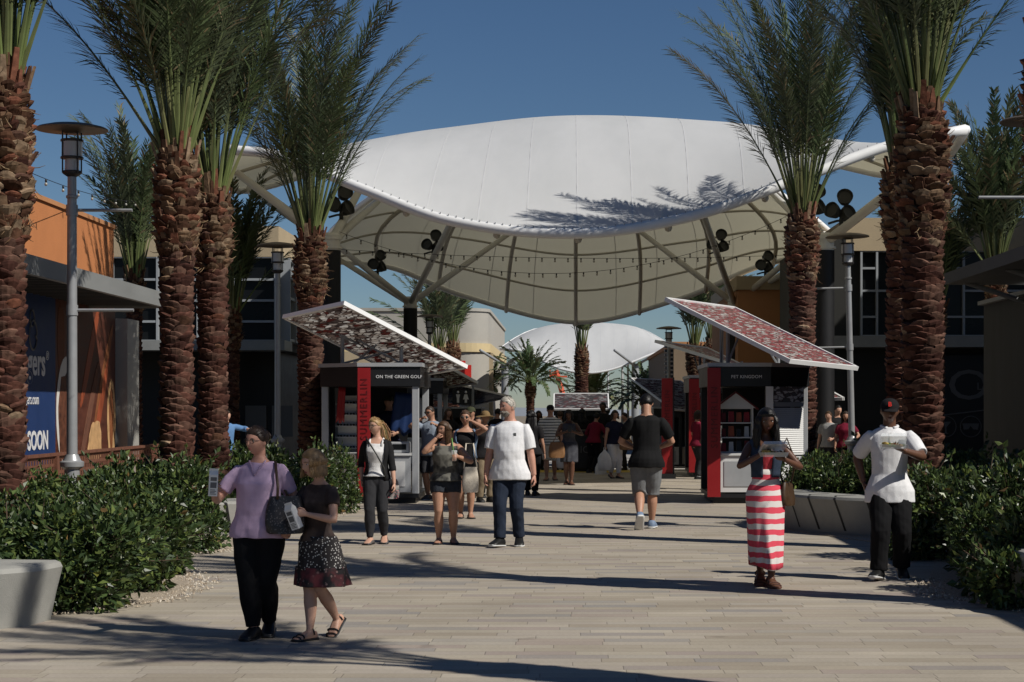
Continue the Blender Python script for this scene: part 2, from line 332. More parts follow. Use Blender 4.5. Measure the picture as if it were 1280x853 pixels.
tint = nt.nodes.new('ShaderNodeMixRGB'); tint.blend_type = 'MULTIPLY'; tint.inputs[0].default_value = 1; tint.inputs[2].default_value = (.80, .91, 1.05, 1); nt.links.new(hs.outputs[0], tint.inputs[1]); nt.links.new(tint.outputs[0], bg.inputs['Color'])
vs_ = scene.view_settings; vs_.view_transform = 'Standard'; vs_.look = 'None'; vs_.exposure = -.1; vs_.gamma = 1
scene.cycles.max_bounces = 6; scene.cycles.diffuse_bounces = 3; scene.cycles.transparent_max_bounces = 6; scene.cycles.caustics_reflective = False
# ================================================================== GROUND
def sheet(name, x0, x1, prof, m, dz=0.0, nx=1):
    mb = MB()
    vs = [(x0+(x1-x0)*i/nx, y, z+dz) for y, z in prof for i in range(nx+1)]
    fs = [(r*(nx+1)+i, r*(nx+1)+i+1, (r+1)*(nx+1)+i+1, (r+1)*(nx+1)+i) for r in range(len(prof)-1) for i in range(nx)]
    mb.add(vs, fs); return struct(mb.build(name, m))
LOWZ = -.75
sheet('ground', -2500, 2500, [(-60, -.16), (52, -.16), (70, LOWZ-.03), (130, LOWZ-.03), (320, -3), (4000, -14)], M['dirt'], 0, 2)
def poly_sheet(name, pts, m, z): 
    mb = MB(); mb.prism(pts, z-.12, z); return struct(mb.build(name, m))
poly_sheet('promenade_paving', [(-14, -40), (14, -40), (14, 51), (-14, 51)], M['paving'], 0)
sheet('road', -60, 60, [(51.3, -.13), (56.5, -.13)], M['asphalt'])
sheet('lower_promenade', -14, 14, [(56.5, -.12), (58, -.14), (70, LOWZ), (106, LOWZ)], M['paleconc'], .01)
mb = MB(); mb.box(-14, 14, 51.003, 51.297, -.13, .004); struct(mb.build('kerb', M['paleconc']))
mb = MB(); mb.box(-3.2, 2.4, 48.9, 50.98, .0, .0045); struct(mb.build('yellow_kerb_marking', M['yellow']))
mb = MB()
for k in range(8): mb.box(-7+k*1.9, -6+k*1.9, 51.6, 56.2, -.13, -.1255)
struct(mb.build('crosswalk_marking', M['paleconc']))
def bed(name, pts, m=None):
    mb = MB(); mb.prism(pts, -.02, .012); return struct(mb.build(name, m or M['gravel']))
bed('gravel_bed', [(-9, 15.0), (-4.2, 15.2), (-3.5, 16.4), (-3.55, 18.0), (-4.2, 19.6), (-4.3, 21.6), (-3.85, 22.6), (-3.75, 24.5), (-4.4, 26), (-3.7, 28.5), (-3.5, 31.5), (-9, 31.5)])
bed('gravel_bed', [(9, 15.2), (3.85, 15.4), (3.3, 16.7), (3.55, 18.5), (3.9, 20), (4.3, 22), (3.1, 25.5), (2.9, 27), (3.0, 30.5), (9, 30.5)])
# loose gravel stones spilled along the bed edges
random.seed(5)
mb = MB()
for path in ([(-4.2, 15.25), (-3.5, 16.4), (-3.5, 18.0), (-4.1, 19.6)], [(-4.2, 21.6), (-3.85, 22.6), (-3.75, 24.4)], [(3.85, 15.5), (3.3, 16.7), (3.55, 18.4)], [(-3.7, 28.5), (-3.5, 31)]):
    for a, b in zip(path, path[1:]):
        L = (V(a)-V(b)).length
        for i in range(int(L*130)):
            t = random.random(); x = a[0]+(b[0]-a[0])*t+random.gauss(0, .09); y = a[1]+(b[1]-a[1])*t+random.gauss(0, .09); r = random.uniform(.006, .017)
            c = random.choice([(.42, .36, .28), (.34, .28, .21), (.5, .45, .38), (.25, .2, .15)])
            q = [V((x+r*cos(w)*random.uniform(.7, 1.2), y+r*sin(w)*random.uniform(.7, 1.2), .008)) for w in (0, 1.26, 2.5, 3.8, 5)]
            mb.add(q+[V((x, y, .012+r*.9))], [(0, 1, 5), (1, 2, 5), (2, 3, 5), (3, 4, 5), (4, 0, 5)], c)
o = mb.build('loose_gravel', mat_attr('gravel_stones', .9, 0, .2, .2, 20), None, False, True); o['kind'] = 'stuff'; 
tag(o, 'pale gravel stones scattered along the planting bed edges', 'gravel')
# far ridge closing the view
mb = MB(); n = 60
ring = [[], []]
for i in range(n+1):
    x = -2200+4400*i/n; h = 10+16*noise.noise(V((x*.002, 3, 1)))+6*noise.noise(V((x*.011, 1, 1)))
    ring[0].append((x, 2600, -16)); ring[1].append((x, 2650+40*sin(i), max(h-9, -4)))
mb.add(ring[0]+ring[1], [(i, i+1, n+2+i, n+1+i) for i in range(n)]); struct(mb.build('hills', M['hill']))

# ================================================================== CANOPY
def lag(p0, p1, p2, v):          # three points at v = -1, 0, 1
    return p0*(v*(v-1)/2)+p1*(1-v*v)+p2*(v*(v+1)/2)
def curve(pts):                  # Catmull-Rom through (u, point)
    def f(u):
        k = 0
        while k < len(pts)-2 and u > pts[k+1][0]: k += 1
        a, b = pts[k], pts[k+1]; t = (u-a[0])/(b[0]-a[0])
        pa = pts[k-1] if k > 0 else (2*a[0]-b[0], a[1]*2-b[1]); pb = pts[k+2] if k+2 < len(pts) else (2*b[0]-a[0], b[1]*2-a[1])
        d = b[0]-a[0]; m0 = (b[1]-pa[1])*(d/(b[0]-pa[0])); m1 = (pb[1]-a[1])*(d/(pb[0]-a[0]))
        t2, t3 = t*t, t*t*t
        return a[1]*(2*t3-3*t2+1)+m0*(t3-2*t2+t)+b[1]*(3*t2-2*t3)+m1*(t3-t2)
    return f
KC = 1.25
atc = lambda px, py, d: at(px, py, d*KC)
rz_ = lambda x, y, z: V((x*KC, y*KC, EYE+(z-EYE)*KC))
front = curve([(-1, atc(283, 186, 33)), (-.85, atc(350, 194, 32.6)), (-.62, atc(455, 236, 31.6)), (-.38, atc(562, 275, 30.6)), (0, atc(722, 291, 30)), (.3, atc(862, 270, 30)), (.6, atc(1000, 222, 30.2)), (.83, atc(1112, 181, 30.5)), (1, atc(1207, 161, 30.7))])
ridge = curve([(-1, rz_(-7.4, 43.5, 6.1)), (-.75, rz_(-5.3, 44, 7.35)), (-.5, atc(552, 176, 45)), (0, atc(720, 163, 45)), (.45, atc(905, 172, 44.5)), (.72, rz_(5.35, 43.5, 7.5)), (1, rz_(7.5, 42, 6.25))])
back = curve([(-1, atc(418, 326, 54)), (-.72, atc(490, 334, 56)), (-.4, atc(576, 368, 58.5)), (0, atc(720, 402, 60)), (.4, atc(852, 372, 58)), (.72, atc(950, 332, 55)), (1, atc(1038, 313, 52))])
def surf(u, v):          # the side edges are scalloped between the front and rear tips
    u = u*(1-.40*math.exp(-((v-.22)/.36)**2)); f, r, b = front(u), ridge(u), back(u)
    return lag(f, r, b, v)
def surf_n(u, v, e=.01):
    a = surf(min(1, u+e), v)-surf(max(-1, u-e), v); b = surf(u, min(1, v+e))-surf(u, max(-1, v-e)); return a.cross(b).normalized()
def canopy(label, group, shift=None, zs=0):
    t = thing('tensile_canopy', label, 'canopy', (0, 56.25, 0), 0, group); O = V((0, 56.25, 0))
    nu, nv = 72, 40; mb = MB()
    P = [[surf(-1+2*i/nu, -1+2*j/nv)-O for i in range(nu+1)] for j in range(nv+1)]
    mb.add([p for r in P for p in r], [(j*(nu+1)+i, j*(nu+1)+i+1, (j+1)*(nu+1)+i+1, (j+1)*(nu+1)+i) for j in range(nv) for i in range(nu)])
    o = mb.build('membrane', M['membrane'], t, True)
    def seam(u):
        vs = []; nn = 30
        for k in range(nn+1):
            v = -1+2*k/nn; c = surf(u, v)-O+surf_n(u, v)*.006; d = (surf(u+.01, v)-surf(u-.01, v)).normalized()*.013; vs += [c-d, c+d]
        return MB().add(vs, [(2*k, 2*k+1, 2*k+3, 2*k+2) for k in range(nn)])
    for k in range(13): seam(-.9+k*.15).build('weld_seam', M['seam'], t, True)
    def line(fn, a, b, n, off): 
        return [(lambda u, v: surf(u, v)-O+surf_n(u, v)*off)(*fn(a+(b-a)*k/n)) for k in range(n+1)]
    mb = MB()
    mb.tube(line(lambda s: (s, -1), -1, 1, 60, -.02), .11, 10); mb.tube(line(lambda s: (s, 1), -1, 1, 60, -.02), .11, 10)
    mb.tube(line(lambda s: (-1, s), -1, 1, 20, -.02), .1, 8); mb.tube(line(lambda s: (1, s), -1, 1, 20, -.02), .1, 8)
    mb.build('edge_tube', M['tubewhite'], t, True)
    cm = MB().box(-.008, .008, -.012, .012, -.02, .02).mesh('lacing_clip', M['lampgrey'])      # lacing clips along the front edge
    for k in range(86):
        u = -1+2*(k+.5)/86; c = surf(u, -1)-O+surf_n(u, -1)*.10; q = link('lacing_clip', cm, t); q.location = c
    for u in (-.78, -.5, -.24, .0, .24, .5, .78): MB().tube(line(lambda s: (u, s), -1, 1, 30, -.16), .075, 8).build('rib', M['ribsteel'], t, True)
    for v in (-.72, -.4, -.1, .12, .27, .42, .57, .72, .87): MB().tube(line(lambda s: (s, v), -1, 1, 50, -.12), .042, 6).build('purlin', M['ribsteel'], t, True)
    return t
CAN = canopy('huge white tensile fabric canopy spanning the promenade in front', 'white tensile canopies')
far = CAN.copy(); COL.objects.link(far); far.location = (1.35, 151, .75); far.scale = (.76, .79, .78)
far.rotation_euler = (radians(2.2), 0, 0)
far['label'] = 'smaller looking white canopy far down the promenade behind the centre palm'
for ch in list(CAN.children):
    c = ch.copy(); COL.objects.link(c); c.parent = far
# columns with branching struts
def column(x, y, ztop, br, label, zb=0):
    t = thing('canopy_column', label, 'column', (x, y, 0), 0, 'columns carrying the canopy')
    MB().lathe([(.25, zb), (.25, ztop-.02)], 24).build('wrapped_shaft', M['blackcol'], t, True, sharp=40)
    mb = MB(); mb.lathe([(.24, ztop-.02), (.24, ztop+.34), (.18, ztop+.40)], 20); mb.lathe([(.285, ztop+.02), (.285, ztop+.07)], 20); mb.lathe([(.285, ztop+.24), (.285, ztop+.29)], 20)
    mb.build('head', M['steelwhite'], t, True, sharp=40)
    pts = []
    for (u, v) in br:
        e = surf(u, v)+surf_n(u, v)*-.14; e = V((e.x-x, e.y-y, e.z)); s = V((0, 0, ztop+.15)); dd = (e-s).normalized(); s = s+dd*.15
        MB().tube([s, s+(e-s)*.5, e], [.11, .105, .085], 12).build('strut', M['steelwhite'], t, True)
        pts.append((s+V((x, y, 0)), e+V((x, y, 0))))
    return pts
cFL = column(X(413, 45), 45, Z(302, 45)-.2, [(-1, .05), (-1, .35), (-.97, -.75), (-.97, -.42)], 'black wrapped canopy column behind the palm left of the canopy')
cFR = column(X(1030, 45), 45, Z(302, 45)-.2, [(1, .05), (1, .35), (.97, -.75), (.97, -.42)], 'black wrapped canopy column behind the palm right of the canopy')
cBL = column(X(513, 67.5), 67.5, Z(385, 67.5), [(-.40, -.05), (-.24, .62), (-.95, .9), (-1, .64)], 'black wrapped canopy column above the golf kiosk roof', LOWZ)
cBR = column(X(918, 67.5), 67.5, Z(385, 67.5), [(.36, -.1), (.24, .62), (.95, .88), (1, .64)], 'black wrapped canopy column above the pet kiosk roof', LOWZ)
for x, l in ((-4.6, 'left'), (4.9, 'right')):
    t = thing('canopy_column', 'pale column under the %s side of the far canopy' % l, 'column', (x, 137, LOWZ)); MB().lathe([(.3, 0), (.26, 5.6)], 16).build('shaft', M['greysteel'], t, True, sharp=40)
    mb = MB()
    for dx, dy in ((-1.6, -4), (1.8, -4), (-1.6, 3), (1.8, 3)): mb.tube([(0, 0, 5.5), (dx, dy, 6.5)], .1, 8)
    mb.build('strut', M['greysteel'], t, True)
# floodlight clusters on the struts
FLG = 'floodlight clusters on the canopy struts'
def flood(p, label, rz, big=1.0):
    t = thing('floodlight_cluster', label, 'floodlight', p, rz, FLG, 1.05)
    mb = MB(); mb.tube([(0, 0, -.05), (0, 0, .12), (.05, -.05, .2)], .05, 8); mb.tube([(-.3, 0, .02), (-.1, 0, .08), (.15, 0, .1)], .03, 6); mb.build('bracket', M['fixture'], t, True)
    for (x, y, z, ax) in ((-.17, -.05, .3, (-.5, -.8, .3)), (.12, .03, .24, (.6, -.6, .35)), (0.08, .02, .6, (.1, -.9, .35))):
        a = V(ax).normalized(); R = a.to_track_quat('Z', 'Y').to_matrix(); c = V((x, y, z)); mb = MB()
        prof = [(.05, -.16), (.13, -.13), (.17, 0), (.19, .12), (.175, .12), (.15, .06)]
        q = MB().lathe(prof, 16); mb.add([R @ V(p_)+c for p_ in q.v], q.f); mb.build('lamp_head', M['fixture'], t, True, sharp=35)
def mid(pr, k): return pr[0]+(pr[1]-pr[0])*k+V((0, 0, .13))
flood(mid(cFL[0], .2), 'floodlight cluster on the strut right of the left front column', .3)
flood(mid(cFL[2], .2), 'floodlight cluster on the strut behind the left palm fronds', -.4)
flood(mid(cFR[0], .2), 'floodlight cluster just left of the right palm top', .2)
flood(mid(cFR[3], .16), 'floodlight cluster right of the right palm top', -.2)
flood(mid(cBL[3], .4), 'floodlight cluster over the left rear strut', .5)
flood(mid(cBL[0], .3), 'floodlight cluster beside the left rear column head', .1)
flood(mid(cBR[3], .35), 'floodlight cluster over the right rear strut', .3)
flood(mid(cBR[0], .3), 'floodlight cluster beside the right rear column head', -.1)
# string lights
def string(p0, p1, sag, n, label):
    p0, p1 = V(p0), V(p1); t = thing('string_lights', label, 'string lights', p0, 0, 'strings of bulbs')
    f = lambda s: (p1-p0)*s+V((0, 0, -4*sag*s*(1-s)))
    MB().tube([f(k/40) for k in range(41)], .006, 5).build('cable', M['black'], t)
    for k in range(n):
        q = f((k+.5)/n); mb = MB(); mb.lathe([(.009, 0), (.018, -.012), (.018, -.045), (.012, -.052)], 8, q, (1, 1, 1), 0); mb.lathe([(.009, -.053), (.024, -.07), (.026, -.085), (.017, -.105), (.004, -.11)], 8, q, (1, 1, 1), 1); mb.build('bulb', [M['black'], M['bulb']], t, True)
string(cFL[0][0]+V((.2, 0, .25)), at(1000, 262, 48), 1.3, 34, 'upper string of bulbs hanging under the canopy')
string(at(425, 312, 47.3), at(1010, 318, 47.5), .16, 36, 'lower string of bulbs stretched under the canopy')
string(at(20, 208, 27), at(185, 252, 45), .15, 10, 'string of bulbs running from the far left palm to the rear building')

# ================================================================== PALMS
def trunk_mesh(R, h, colh, seed, flare=1.27):
    rnd = random.Random(seed); mb = MB()
    red = [(.080, .032, .022), (.105, .044, .030), (.055, .022, .016), (.098, .050, .035), (.135, .070, .048)]
    tan = [(.15, .085, .048), (.20, .125, .072), (.105, .05, .028), (.16, .06, .034), (.25, .17, .105), (.075, .035, .02)]
    zc = h-colh; kb = rnd.uniform(.82, 1.18); gy = rnd.uniform(0, .14)
    tone = lambda c: tuple((x*(1-gy)+sum(c)/3*gy)*kb for x in c); red = [tone(c) for c in red]; tan = [tone(c) for c in tan]
    def rad(z):
        if z < zc: return R*(1.12 if z < .3 else 1)*(1+.04*sin(z*2.1+seed))
        t = (z-zc)/colh; return R*(1+(flare-1)*min(1, t*4)-(flare-.62)*max(0, (t-.68)/.32)**1.6)
    prof = [(rad(h*i/50)*.86, h*i/50) for i in range(51)]+[(R*.4, h+.1)]
    mb.lathe(prof, 16, (0, 0, 0), (.016, .008, .006))
    z = -.05; row = 0
    while z < h-.03:
        col = z > zc; dz = .084 if not col else .092; n = 7 if not col else 10
        off = row*2.39996*.5+rnd.uniform(-.06, .06)
        for k in range(n):
            a0 = off+2*pi*k/n+rnd.uniform(-.09, .09); w = pi/n*rnd.uniform(1.05, 1.4); zz = z+rnd.uniform(-.03, .03); r = rad(z)
            lip = rnd.uniform(.012, .044) if not col else rnd.uniform(.02, .075); hh = dz*rnd.uniform(.65, 1.1); c = rnd.choice(tan if (col and rnd.random() < .8) or (rnd.random() < .04) else red)
            k2 = rnd.uniform(.75, 1.25); c = tuple(x*k2 for x in c); skew = rnd.uniform(-.03, .03); vs = []
            for i in range(5):
                t = -1+i*.5; a = a0+t*w; bu = 1-t*t; jz = rnd.uniform(-.008, .008)
                for (rr, zo) in ((r*.88, -.005-.03*bu), (r*.93+lip*(.2+.75*bu), hh*(.25+.25*bu)+skew*t+jz), (r*.95+lip*(.25+.8*bu), hh*(.45+.40*bu)+skew*t+jz), (r*.85, hh*(.52+.40*bu)+skew*t+.015)):
                    vs.append((rr*cos(a), rr*sin(a), zz+zo))
            mb.add(vs, [(i*4+j, i*4+4+j, i*4+5+j, i*4+1+j) for i in range(4) for j in range(3)], c)
            if col and rnd.random() < .5:      # cut petiole stubs
                t0 = V((cos(a0), sin(a0), 0)); b = t0*(r*.92)+V((0, 0, zz+hh*.4)); l = rnd.uniform(.05, .15); up = V((0, 0, 1)); d = (t0*rnd.uniform(.1, .8)+up).normalized(); s = t0.cross(up)*rnd.uniform(.03, .055); th = t0*.02
                e = b+d*l; mb.add([b-s-th, b+s-th, b+s+th, b-s+th, e-s*.8-th*.7, e+s*.8-th*.7, e+s*.75+th*.7, e-s*.75+th*.7], [(0, 1, 5, 4), (1, 2, 6, 5), (2, 3, 7, 6), (3, 0, 4, 7), (4, 5, 6, 7)], rnd.choice(tan))
        z += dz*.92; row += 1
    for k in range(26):       # old petiole bases standing round the heart
        a = k*2.39996; q = rnd.random(); t0 = V((cos(a), sin(a), 0)); zb_ = h-.30+.25*q; b = t0*(rad(zb_)*.85)+V((0, 0, zb_)); d = (t0*rnd.uniform(.05, .35)+V((0, 0, 1))).normalized(); l = rnd.uniform(.16, .42); s = t0.cross(V((0, 0, 1)))*rnd.uniform(.028, .05); th = t0*.02; e = b+d*l
        mb.add([b-s-th, b+s-th, b+s+th, b-s+th, e-s*.6-th*.6, e+s*.6-th*.6, e+s*.6+th*.6, e-s*.6+th*.6], [(0, 1, 5, 4), (1, 2, 6, 5), (2, 3, 7, 6), (3, 0, 4, 7), (4, 5, 6, 7)], rnd.choice(tan))
    for k in range(int(130*colh)):       # loose fibre
        a = rnd.uniform(0, 2*pi); zz = h-rnd.uniform(0, colh); r = rad(zz)*1.02; p = V((r*cos(a), r*sin(a), zz)); d = V((cos(a)*.5+rnd.gauss(0, .6), sin(a)*.5+rnd.gauss(0, .6), rnd.gauss(0, .6))).normalized()*rnd.uniform(.04, .15)
        mb.tube([p, p+d*.5+V((0, 0, -.01)), p+d], [.006, .005, .002], 3, rnd.choice([(.2, .13, .075), (.27, .19, .11), (.12, .07, .04)]))
    return mb
def frond(mb, base, az, lean, L, cv, rnd, nl=110, droop=.0, dry=0.0, wl=.021, gk=1.0):
    n = 12; p = V(base); hz = V((cos(az), sin(az), 0)); side0 = V((-sin(az), cos(az), 0)); pts = []; tans = []
    tw = rnd.uniform(-.9, .9)
    for i in range(n+1):
        s = i/n; th = lean+cv*s**1.7+droop*s**3; t = hz*sin(th)+V((0, 0, cos(th)))+side0*.12*tw*s*s; t.normalize(); pts.append(p.copy()); tans.append(t); p = p+t*(L/n)
    pet = [(.16, .20, .065), (.20, .23, .085), (.14, .16, .055), (.24, .235, .10)]; pc = rnd.choice(pet); g = rnd.choice([(.058, .082, .034), (.070, .094, .042), (.050, .074, .034), (.086, .104, .054), (.064, .080, .046)]); g = tuple(x*gk for x in g)
    cols = [tuple(pc[j]*(1-min(1, s*1.6))+g[j]*1.3*min(1, s*1.6) for j in range(3)) for s in [i/n for i in range(n+1)]]
    mb.tube(pts, [.030*(1-.55*min(1, i/n*3.2))*(1-.8*i/n)+.004 for i in range(n+1)], 5, (1, 1, 1), 0, True, cols)
    for i in range(nl):
        s = .27+.73*(i+rnd.random()*.6)/nl; k = min(n-1, int(s*n)); fr = s*n-k; b = pts[k].lerp(pts[k+1], fr) if k < n else pts[n]; t = tans[k]
        sd = t.cross(V((0, 0, 1)).cross(t)); 
        sd = side0*cos(tw*.7*s)+t.cross(side0)*sin(tw*.7*s); nm = sd.cross(t)
        ll = .50*min(1, (s-.16)*4.2)*(1-.52*max(0, s-.35)/.65)*rnd.uniform(.8, 1.12)*(L/3.4)**.5
        for sg in (-1, 1):
            if rnd.random() < .05: continue
            a = radians(50-20*s)+rnd.gauss(0, .11); v = radians(rnd.choice([14, 36, -4]))+rnd.gauss(0, .16)
            d = t*cos(a)+sd*(sg*sin(a)*cos(v))+nm*(sin(a)*sin(v)); d.normalize(); wv = d.cross(nm); wv = wv.normalized()*wl*rnd.uniform(.75, 1.15) if wv.length > 1e-4 else sd*wl
            m = b+d*ll*.5; e = b+d*ll+V((0, 0, -.06*ll+rnd.gauss(0, .015)))+V((rnd.gauss(0, .02), rnd.gauss(0, .02), 0))
            c = g
            if rnd.random() < .05+dry*s: c = rnd.choice([(.17, .13, .07), (.21, .165, .10), (.12, .10, .045)])
            kk = rnd.uniform(.75, 1.35); c = tuple(x*kk for x in c)
            mb.add([b-wv*.45, b+wv*.45, m+wv, m-wv, e], [(0, 1, 2, 3), (3, 2, 4)], c)
def crown_mesh(seed, L=3.6, n=46, outliers=(), tight=1.0, nl=104, droopy=False, wl=.0115):
    rnd = random.Random(seed); mb = MB()
    for i in range(n):
        az = i*2.39996+rnd.uniform(-.25, .25); q = (i/n)
        if droopy: lean = radians(8+q*72); cv = radians(30+40*q); l = L*rnd.uniform(.85, 1.05); dr = radians(25*q)
        else: lean = radians(1.5+9.5*q*tight+rnd.uniform(0, 4)); cv = radians(4+21*q*q*tight+rnd.uniform(-2, 18)); l = L*rnd.uniform(.78, 1.06)*(1-.12*q); dr = radians(rnd.uniform(0, 34))
        r = .03+.13*sqrt(q); frond(mb, (r*cos(az), r*sin(az), -.08*q), az, lean, l, cv, rnd, nl, dr, .18*(rnd.random() < .3), wl, 1.7 if droopy else 1.25)
    for az, lean, cv, l, dry in outliers: frond(mb, (.14*cos(radians(az)), .14*sin(radians(az)), -.12), radians(az), radians(lean), l, radians(cv), rnd, nl, radians(14), dry, wl, 1.2)
    return mb
PG = 'date palms along the promenade'
TM, CM = {}, {}
def palm(label, x, y, h, R=.24, colh=1.35, cs=1, outl=(), seed=1, L=3.6, n=38, lean=(0, 0), share=None, rz=0, zb=0, tight=1.0, flare=1.27, droopy=False, nl=104, scale=1, wl=.0115, group=PG):
    t = thing('date_palm', label, 'palm tree', (x, y, zb), rz, group, scale)
    t.rotation_euler = (lean[1], lean[0], rz)
    if share and share in TM: tm, cm = TM[share], CM[share]
    else:
        tm = trunk_mesh(R, h, colh, seed, flare).mesh('trunk', M['trunk'], False, True); cm = crown_mesh(seed*7+1, L, n, outl, tight, nl, droopy, wl).mesh('crown', M['frond'], False, True)
        if share: TM[share], CM[share] = tm, cm
    link('trunk', tm, t); c = link('crown', cm, t); c.location = (0, 0, h+.02); c.rotation_euler = (0, 0, seed*1.3 if share else 0)
    return t
# azimuth: 0 = image right, 90 = away, 180 = left, 270 = towards the camera
palm('tall palm cut by the left edge of the photo', X(6, 19.5), 19.5, Z(90, 19.5), .215, 1.75, seed=11, n=40, L=3.7, outl=[(350, 20, 10, 3.2, .1)], tight=1.2)
palm('palm in front of the left pair behind the girl', X(221, 23.5), 23.5, Z(188, 23.5), .212, 1.35, seed=12, outl=[(178, 33, 18, 3.3, .3), (172, 22, 12, 3.5, .2), (200, 15, 14, 3.5, .1)], L=4.1, n=34, tight=1.7)
palm('palm right behind the left pair trunk, beside the hedge', X(268, 25.8), 25.8, Z(240, 25.8), .205, 1.12, seed=13, outl=[(8, 22, 14, 3.4, .2), (350, 16, 8, 3.6, .2)], L=3.9, n=31, tight=1.6, lean=(-.008, 0))
palm('palm left of the golf kiosk in front of a black column', X(388, 35), 35, Z(290, 35), .232, 1.35, seed=14, outl=[(4, 19, 22, 3.9, .1), (352, 22, 30, 3.6, .1), (182, 15, 14, 3.6, .2)], L=4.7, n=33, tight=1.8)
palm('nearest tall palm on the right behind the man in the white polo', X(1153, 22.3), 22.3, Z(130, 22.3), .245, 1.6, seed=21, outl=[(2, 32, 10, 2.9, .3), (185, 20, 16, 3.6, .3), (176, 13, 16, 3.6, .2), (200, 24, 12, 3.4, .2)], L=4.4, n=34, tight=1.7)
palm('palm half hidden behind the nearest right palm', X(1129, 27.3), 27.3, Z(205, 27.3), .245, 1.3, seed=22, L=3.6, n=44)
palm('palm beside the right end of the canopy behind the red kiosk roof', X(1003, 36), 36, Z(266, 36), .262, 1.3, seed=23, outl=[(185, 27, 22, 4.0, .5), (192, 17, 16, 4.3, .2), (-6, 24, 10, 2.9, .3), (180, 12, 10, 4.4, 0)], L=5.2, n=35, tight=1.8, flare=1.2, lean=(0, 0))
palm('palm beside the promenade just outside the right edge', 4.15, 15.8, 4.9, .24, 1.4, seed=24, L=4.0, n=26, tight=1.7)
palm('palm beside the promenade near the camera on the right', 4.1, 9.35, 5.2, .22, 1.4, seed=25, L=4.0, n=15, tight=1.7)
BG = 'smaller palms beside the shopfronts'
palm('small palm behind the grey awning at the left shop', X(168, 43), 43, Z(345, 43), .17, .85, seed=31, L=3.9, n=34, nl=48, wl=.018, tight=1.1, group=BG)
palm('slim palm behind the left pair in front of the window grid', X(291, 47), 47, Z(386, 47), .16, 1.05, seed=32, L=3.5, n=36, nl=48, wl=.026, outl=[(0, 34, 30, 2.8, 0)], group=BG)
palm('leafy palm above the right dark awning', X(1244, 46), 46, Z(335, 46), .19, .9, seed=33, L=4.3, n=40, nl=50, wl=.026, tight=1.4, outl=[(180, 30, 20, 3.6, 0), (200, 40, 20, 3, 0)], group=BG)
palm('small palm between the right palm trunks and the dark awning', X(1172, 49), 49, Z(378, 49), .17, .8, seed=34, L=3.6, n=30, nl=44, wl=.026, tight=1.5, group=BG)
MG = 'palms beyond the canopy'
palm('left palm of the pair under the back of the canopy', X(549, 88), 88, Z(438, 88)+.75, .28, 1.3, seed=41, L=4.6, n=30, nl=40, wl=.035, tight=1.7, zb=-.75, group=MG, outl=[(180, 50, 25, 4, 0), (190, 38, 30, 4, 0)])
palm('palm just right of the pair under the back of the canopy', X(566, 94), 94, Z(430, 94)+.75, .32, 1.5, seed=42, L=4.6, n=30, nl=40, wl=.035, tight=1.4, zb=-.75, group=MG)
palm('left palm by the brown building behind the red roofs', X(868, 83), 83, Z(432, 83)+.75, .3, 1.3, seed=43, L=4.6, n=30, nl=40, wl=.035, tight=1.4, zb=-.75, group=MG)
palm('right palm by the brown building behind the red roofs', X(890, 88), 88, Z(425, 88)+.75, .3, 1.3, seed=44, L=4.6, n=32, nl=40, wl=.035, tight=1.6, zb=-.75, group=MG)
palm('slender palm in the middle of the promenade below the canopy', X(727, 82), 82, Z(436, 82)+.75, .28, 1.2, seed=45, L=4.0, n=24, nl=50, wl=.03, tight=.75, zb=LOWZ, group=MG, flare=1.1)
DG = 'droopy palms at the far end'
palm('droopy palm under the left part of the far canopy', X(663, 132), 132, Z(478, 132)+.75, .3, 1.2, seed=51, L=3.2, n=54, nl=30, wl=.06, droopy=True, share='far', zb=-.75, group=DG)
palm('droopy palm right behind the slender centre palm', X(741, 140), 140, 3.43+.0, seed=52, droopy=True, share='far', zb=LOWZ, group=DG, scale=.9)
palm('droopy palm behind the pale rounded building', X(612, 160), 160, 3.43, seed=53, share='far', zb=-.0, group=DG, scale=1.0)
palm('droopy palm under the right end of the far canopy', X(806, 126), 126, 3.43, seed=54, share='far', zb=LOWZ, group=DG, scale=.85)

# ================================================================== BUILDINGS
def grid_window(parent, xs, zs, y, skip=(), bar=.09, dep=.14):
    """one window wall: frame with bars at xs and zs, glass behind; x along, facing -y"""
    fr = MB()
    for x in xs: fr.box(x-bar/2, x+bar/2, y-dep, y+.02, zs[0], zs[-1])
    for k, z in enumerate(zs):
        for i in range(len(xs)-1):
            if (k, i) in skip: continue
            fr.box(xs[i]+bar/2, xs[i+1]-bar/2, y-dep*.9, y+.02, z-bar/2, z+bar/2)
    w_ = fr.build('window', M['mullion'], parent)
    MB().box(xs[0], xs[-1], y+.03, y+.06, zs[0], zs[-1]).build('pane', M['glass'], w_)
# left shop with orange parapet (wall parallel to the promenade at x = -9)
t = thing('shop_building', 'orange stucco shop with grey awning and big posters', 'building', (-9, 30, 0)); o = t
mb = MB(); mb.box(-7, 0, -18, 7.25, 3.1, 5.22); mb.build('parapet_wall', M['orange'], t)
mb = MB(); mb.box(-7.02, .04, -18.02, 7.29, 5.22, 5.30); mb.build('coping', M['orange2'], t)
MB().box(-7, -.05, -18, 8.2, 0, 3.1).build('shopfront_wall', M['vdark'], t)
mb = MB(); mb.box(-.1, .26, 7.3, 8.3, 0, 3.45); mb.build('corner_pillar', M['pillar'], t)
mb = MB(); mb.box(1.40, 1.5, -18, 5.3, 3.55, 3.82); mb.box(.0, 1.40, 5.18, 5.3, 3.55, 3.82); mb.build('awning_fascia', M['awning'], t)
mb = MB(); mb.box(.0, 1.395, -18, 5.175, 3.74, 3.79)
for k in range(60): mb.box(.05, 1.39, -17.8+k*.385, -17.72+k*.385, 3.58, 3.735)
mb.build('awning', M['awningdark'], t)
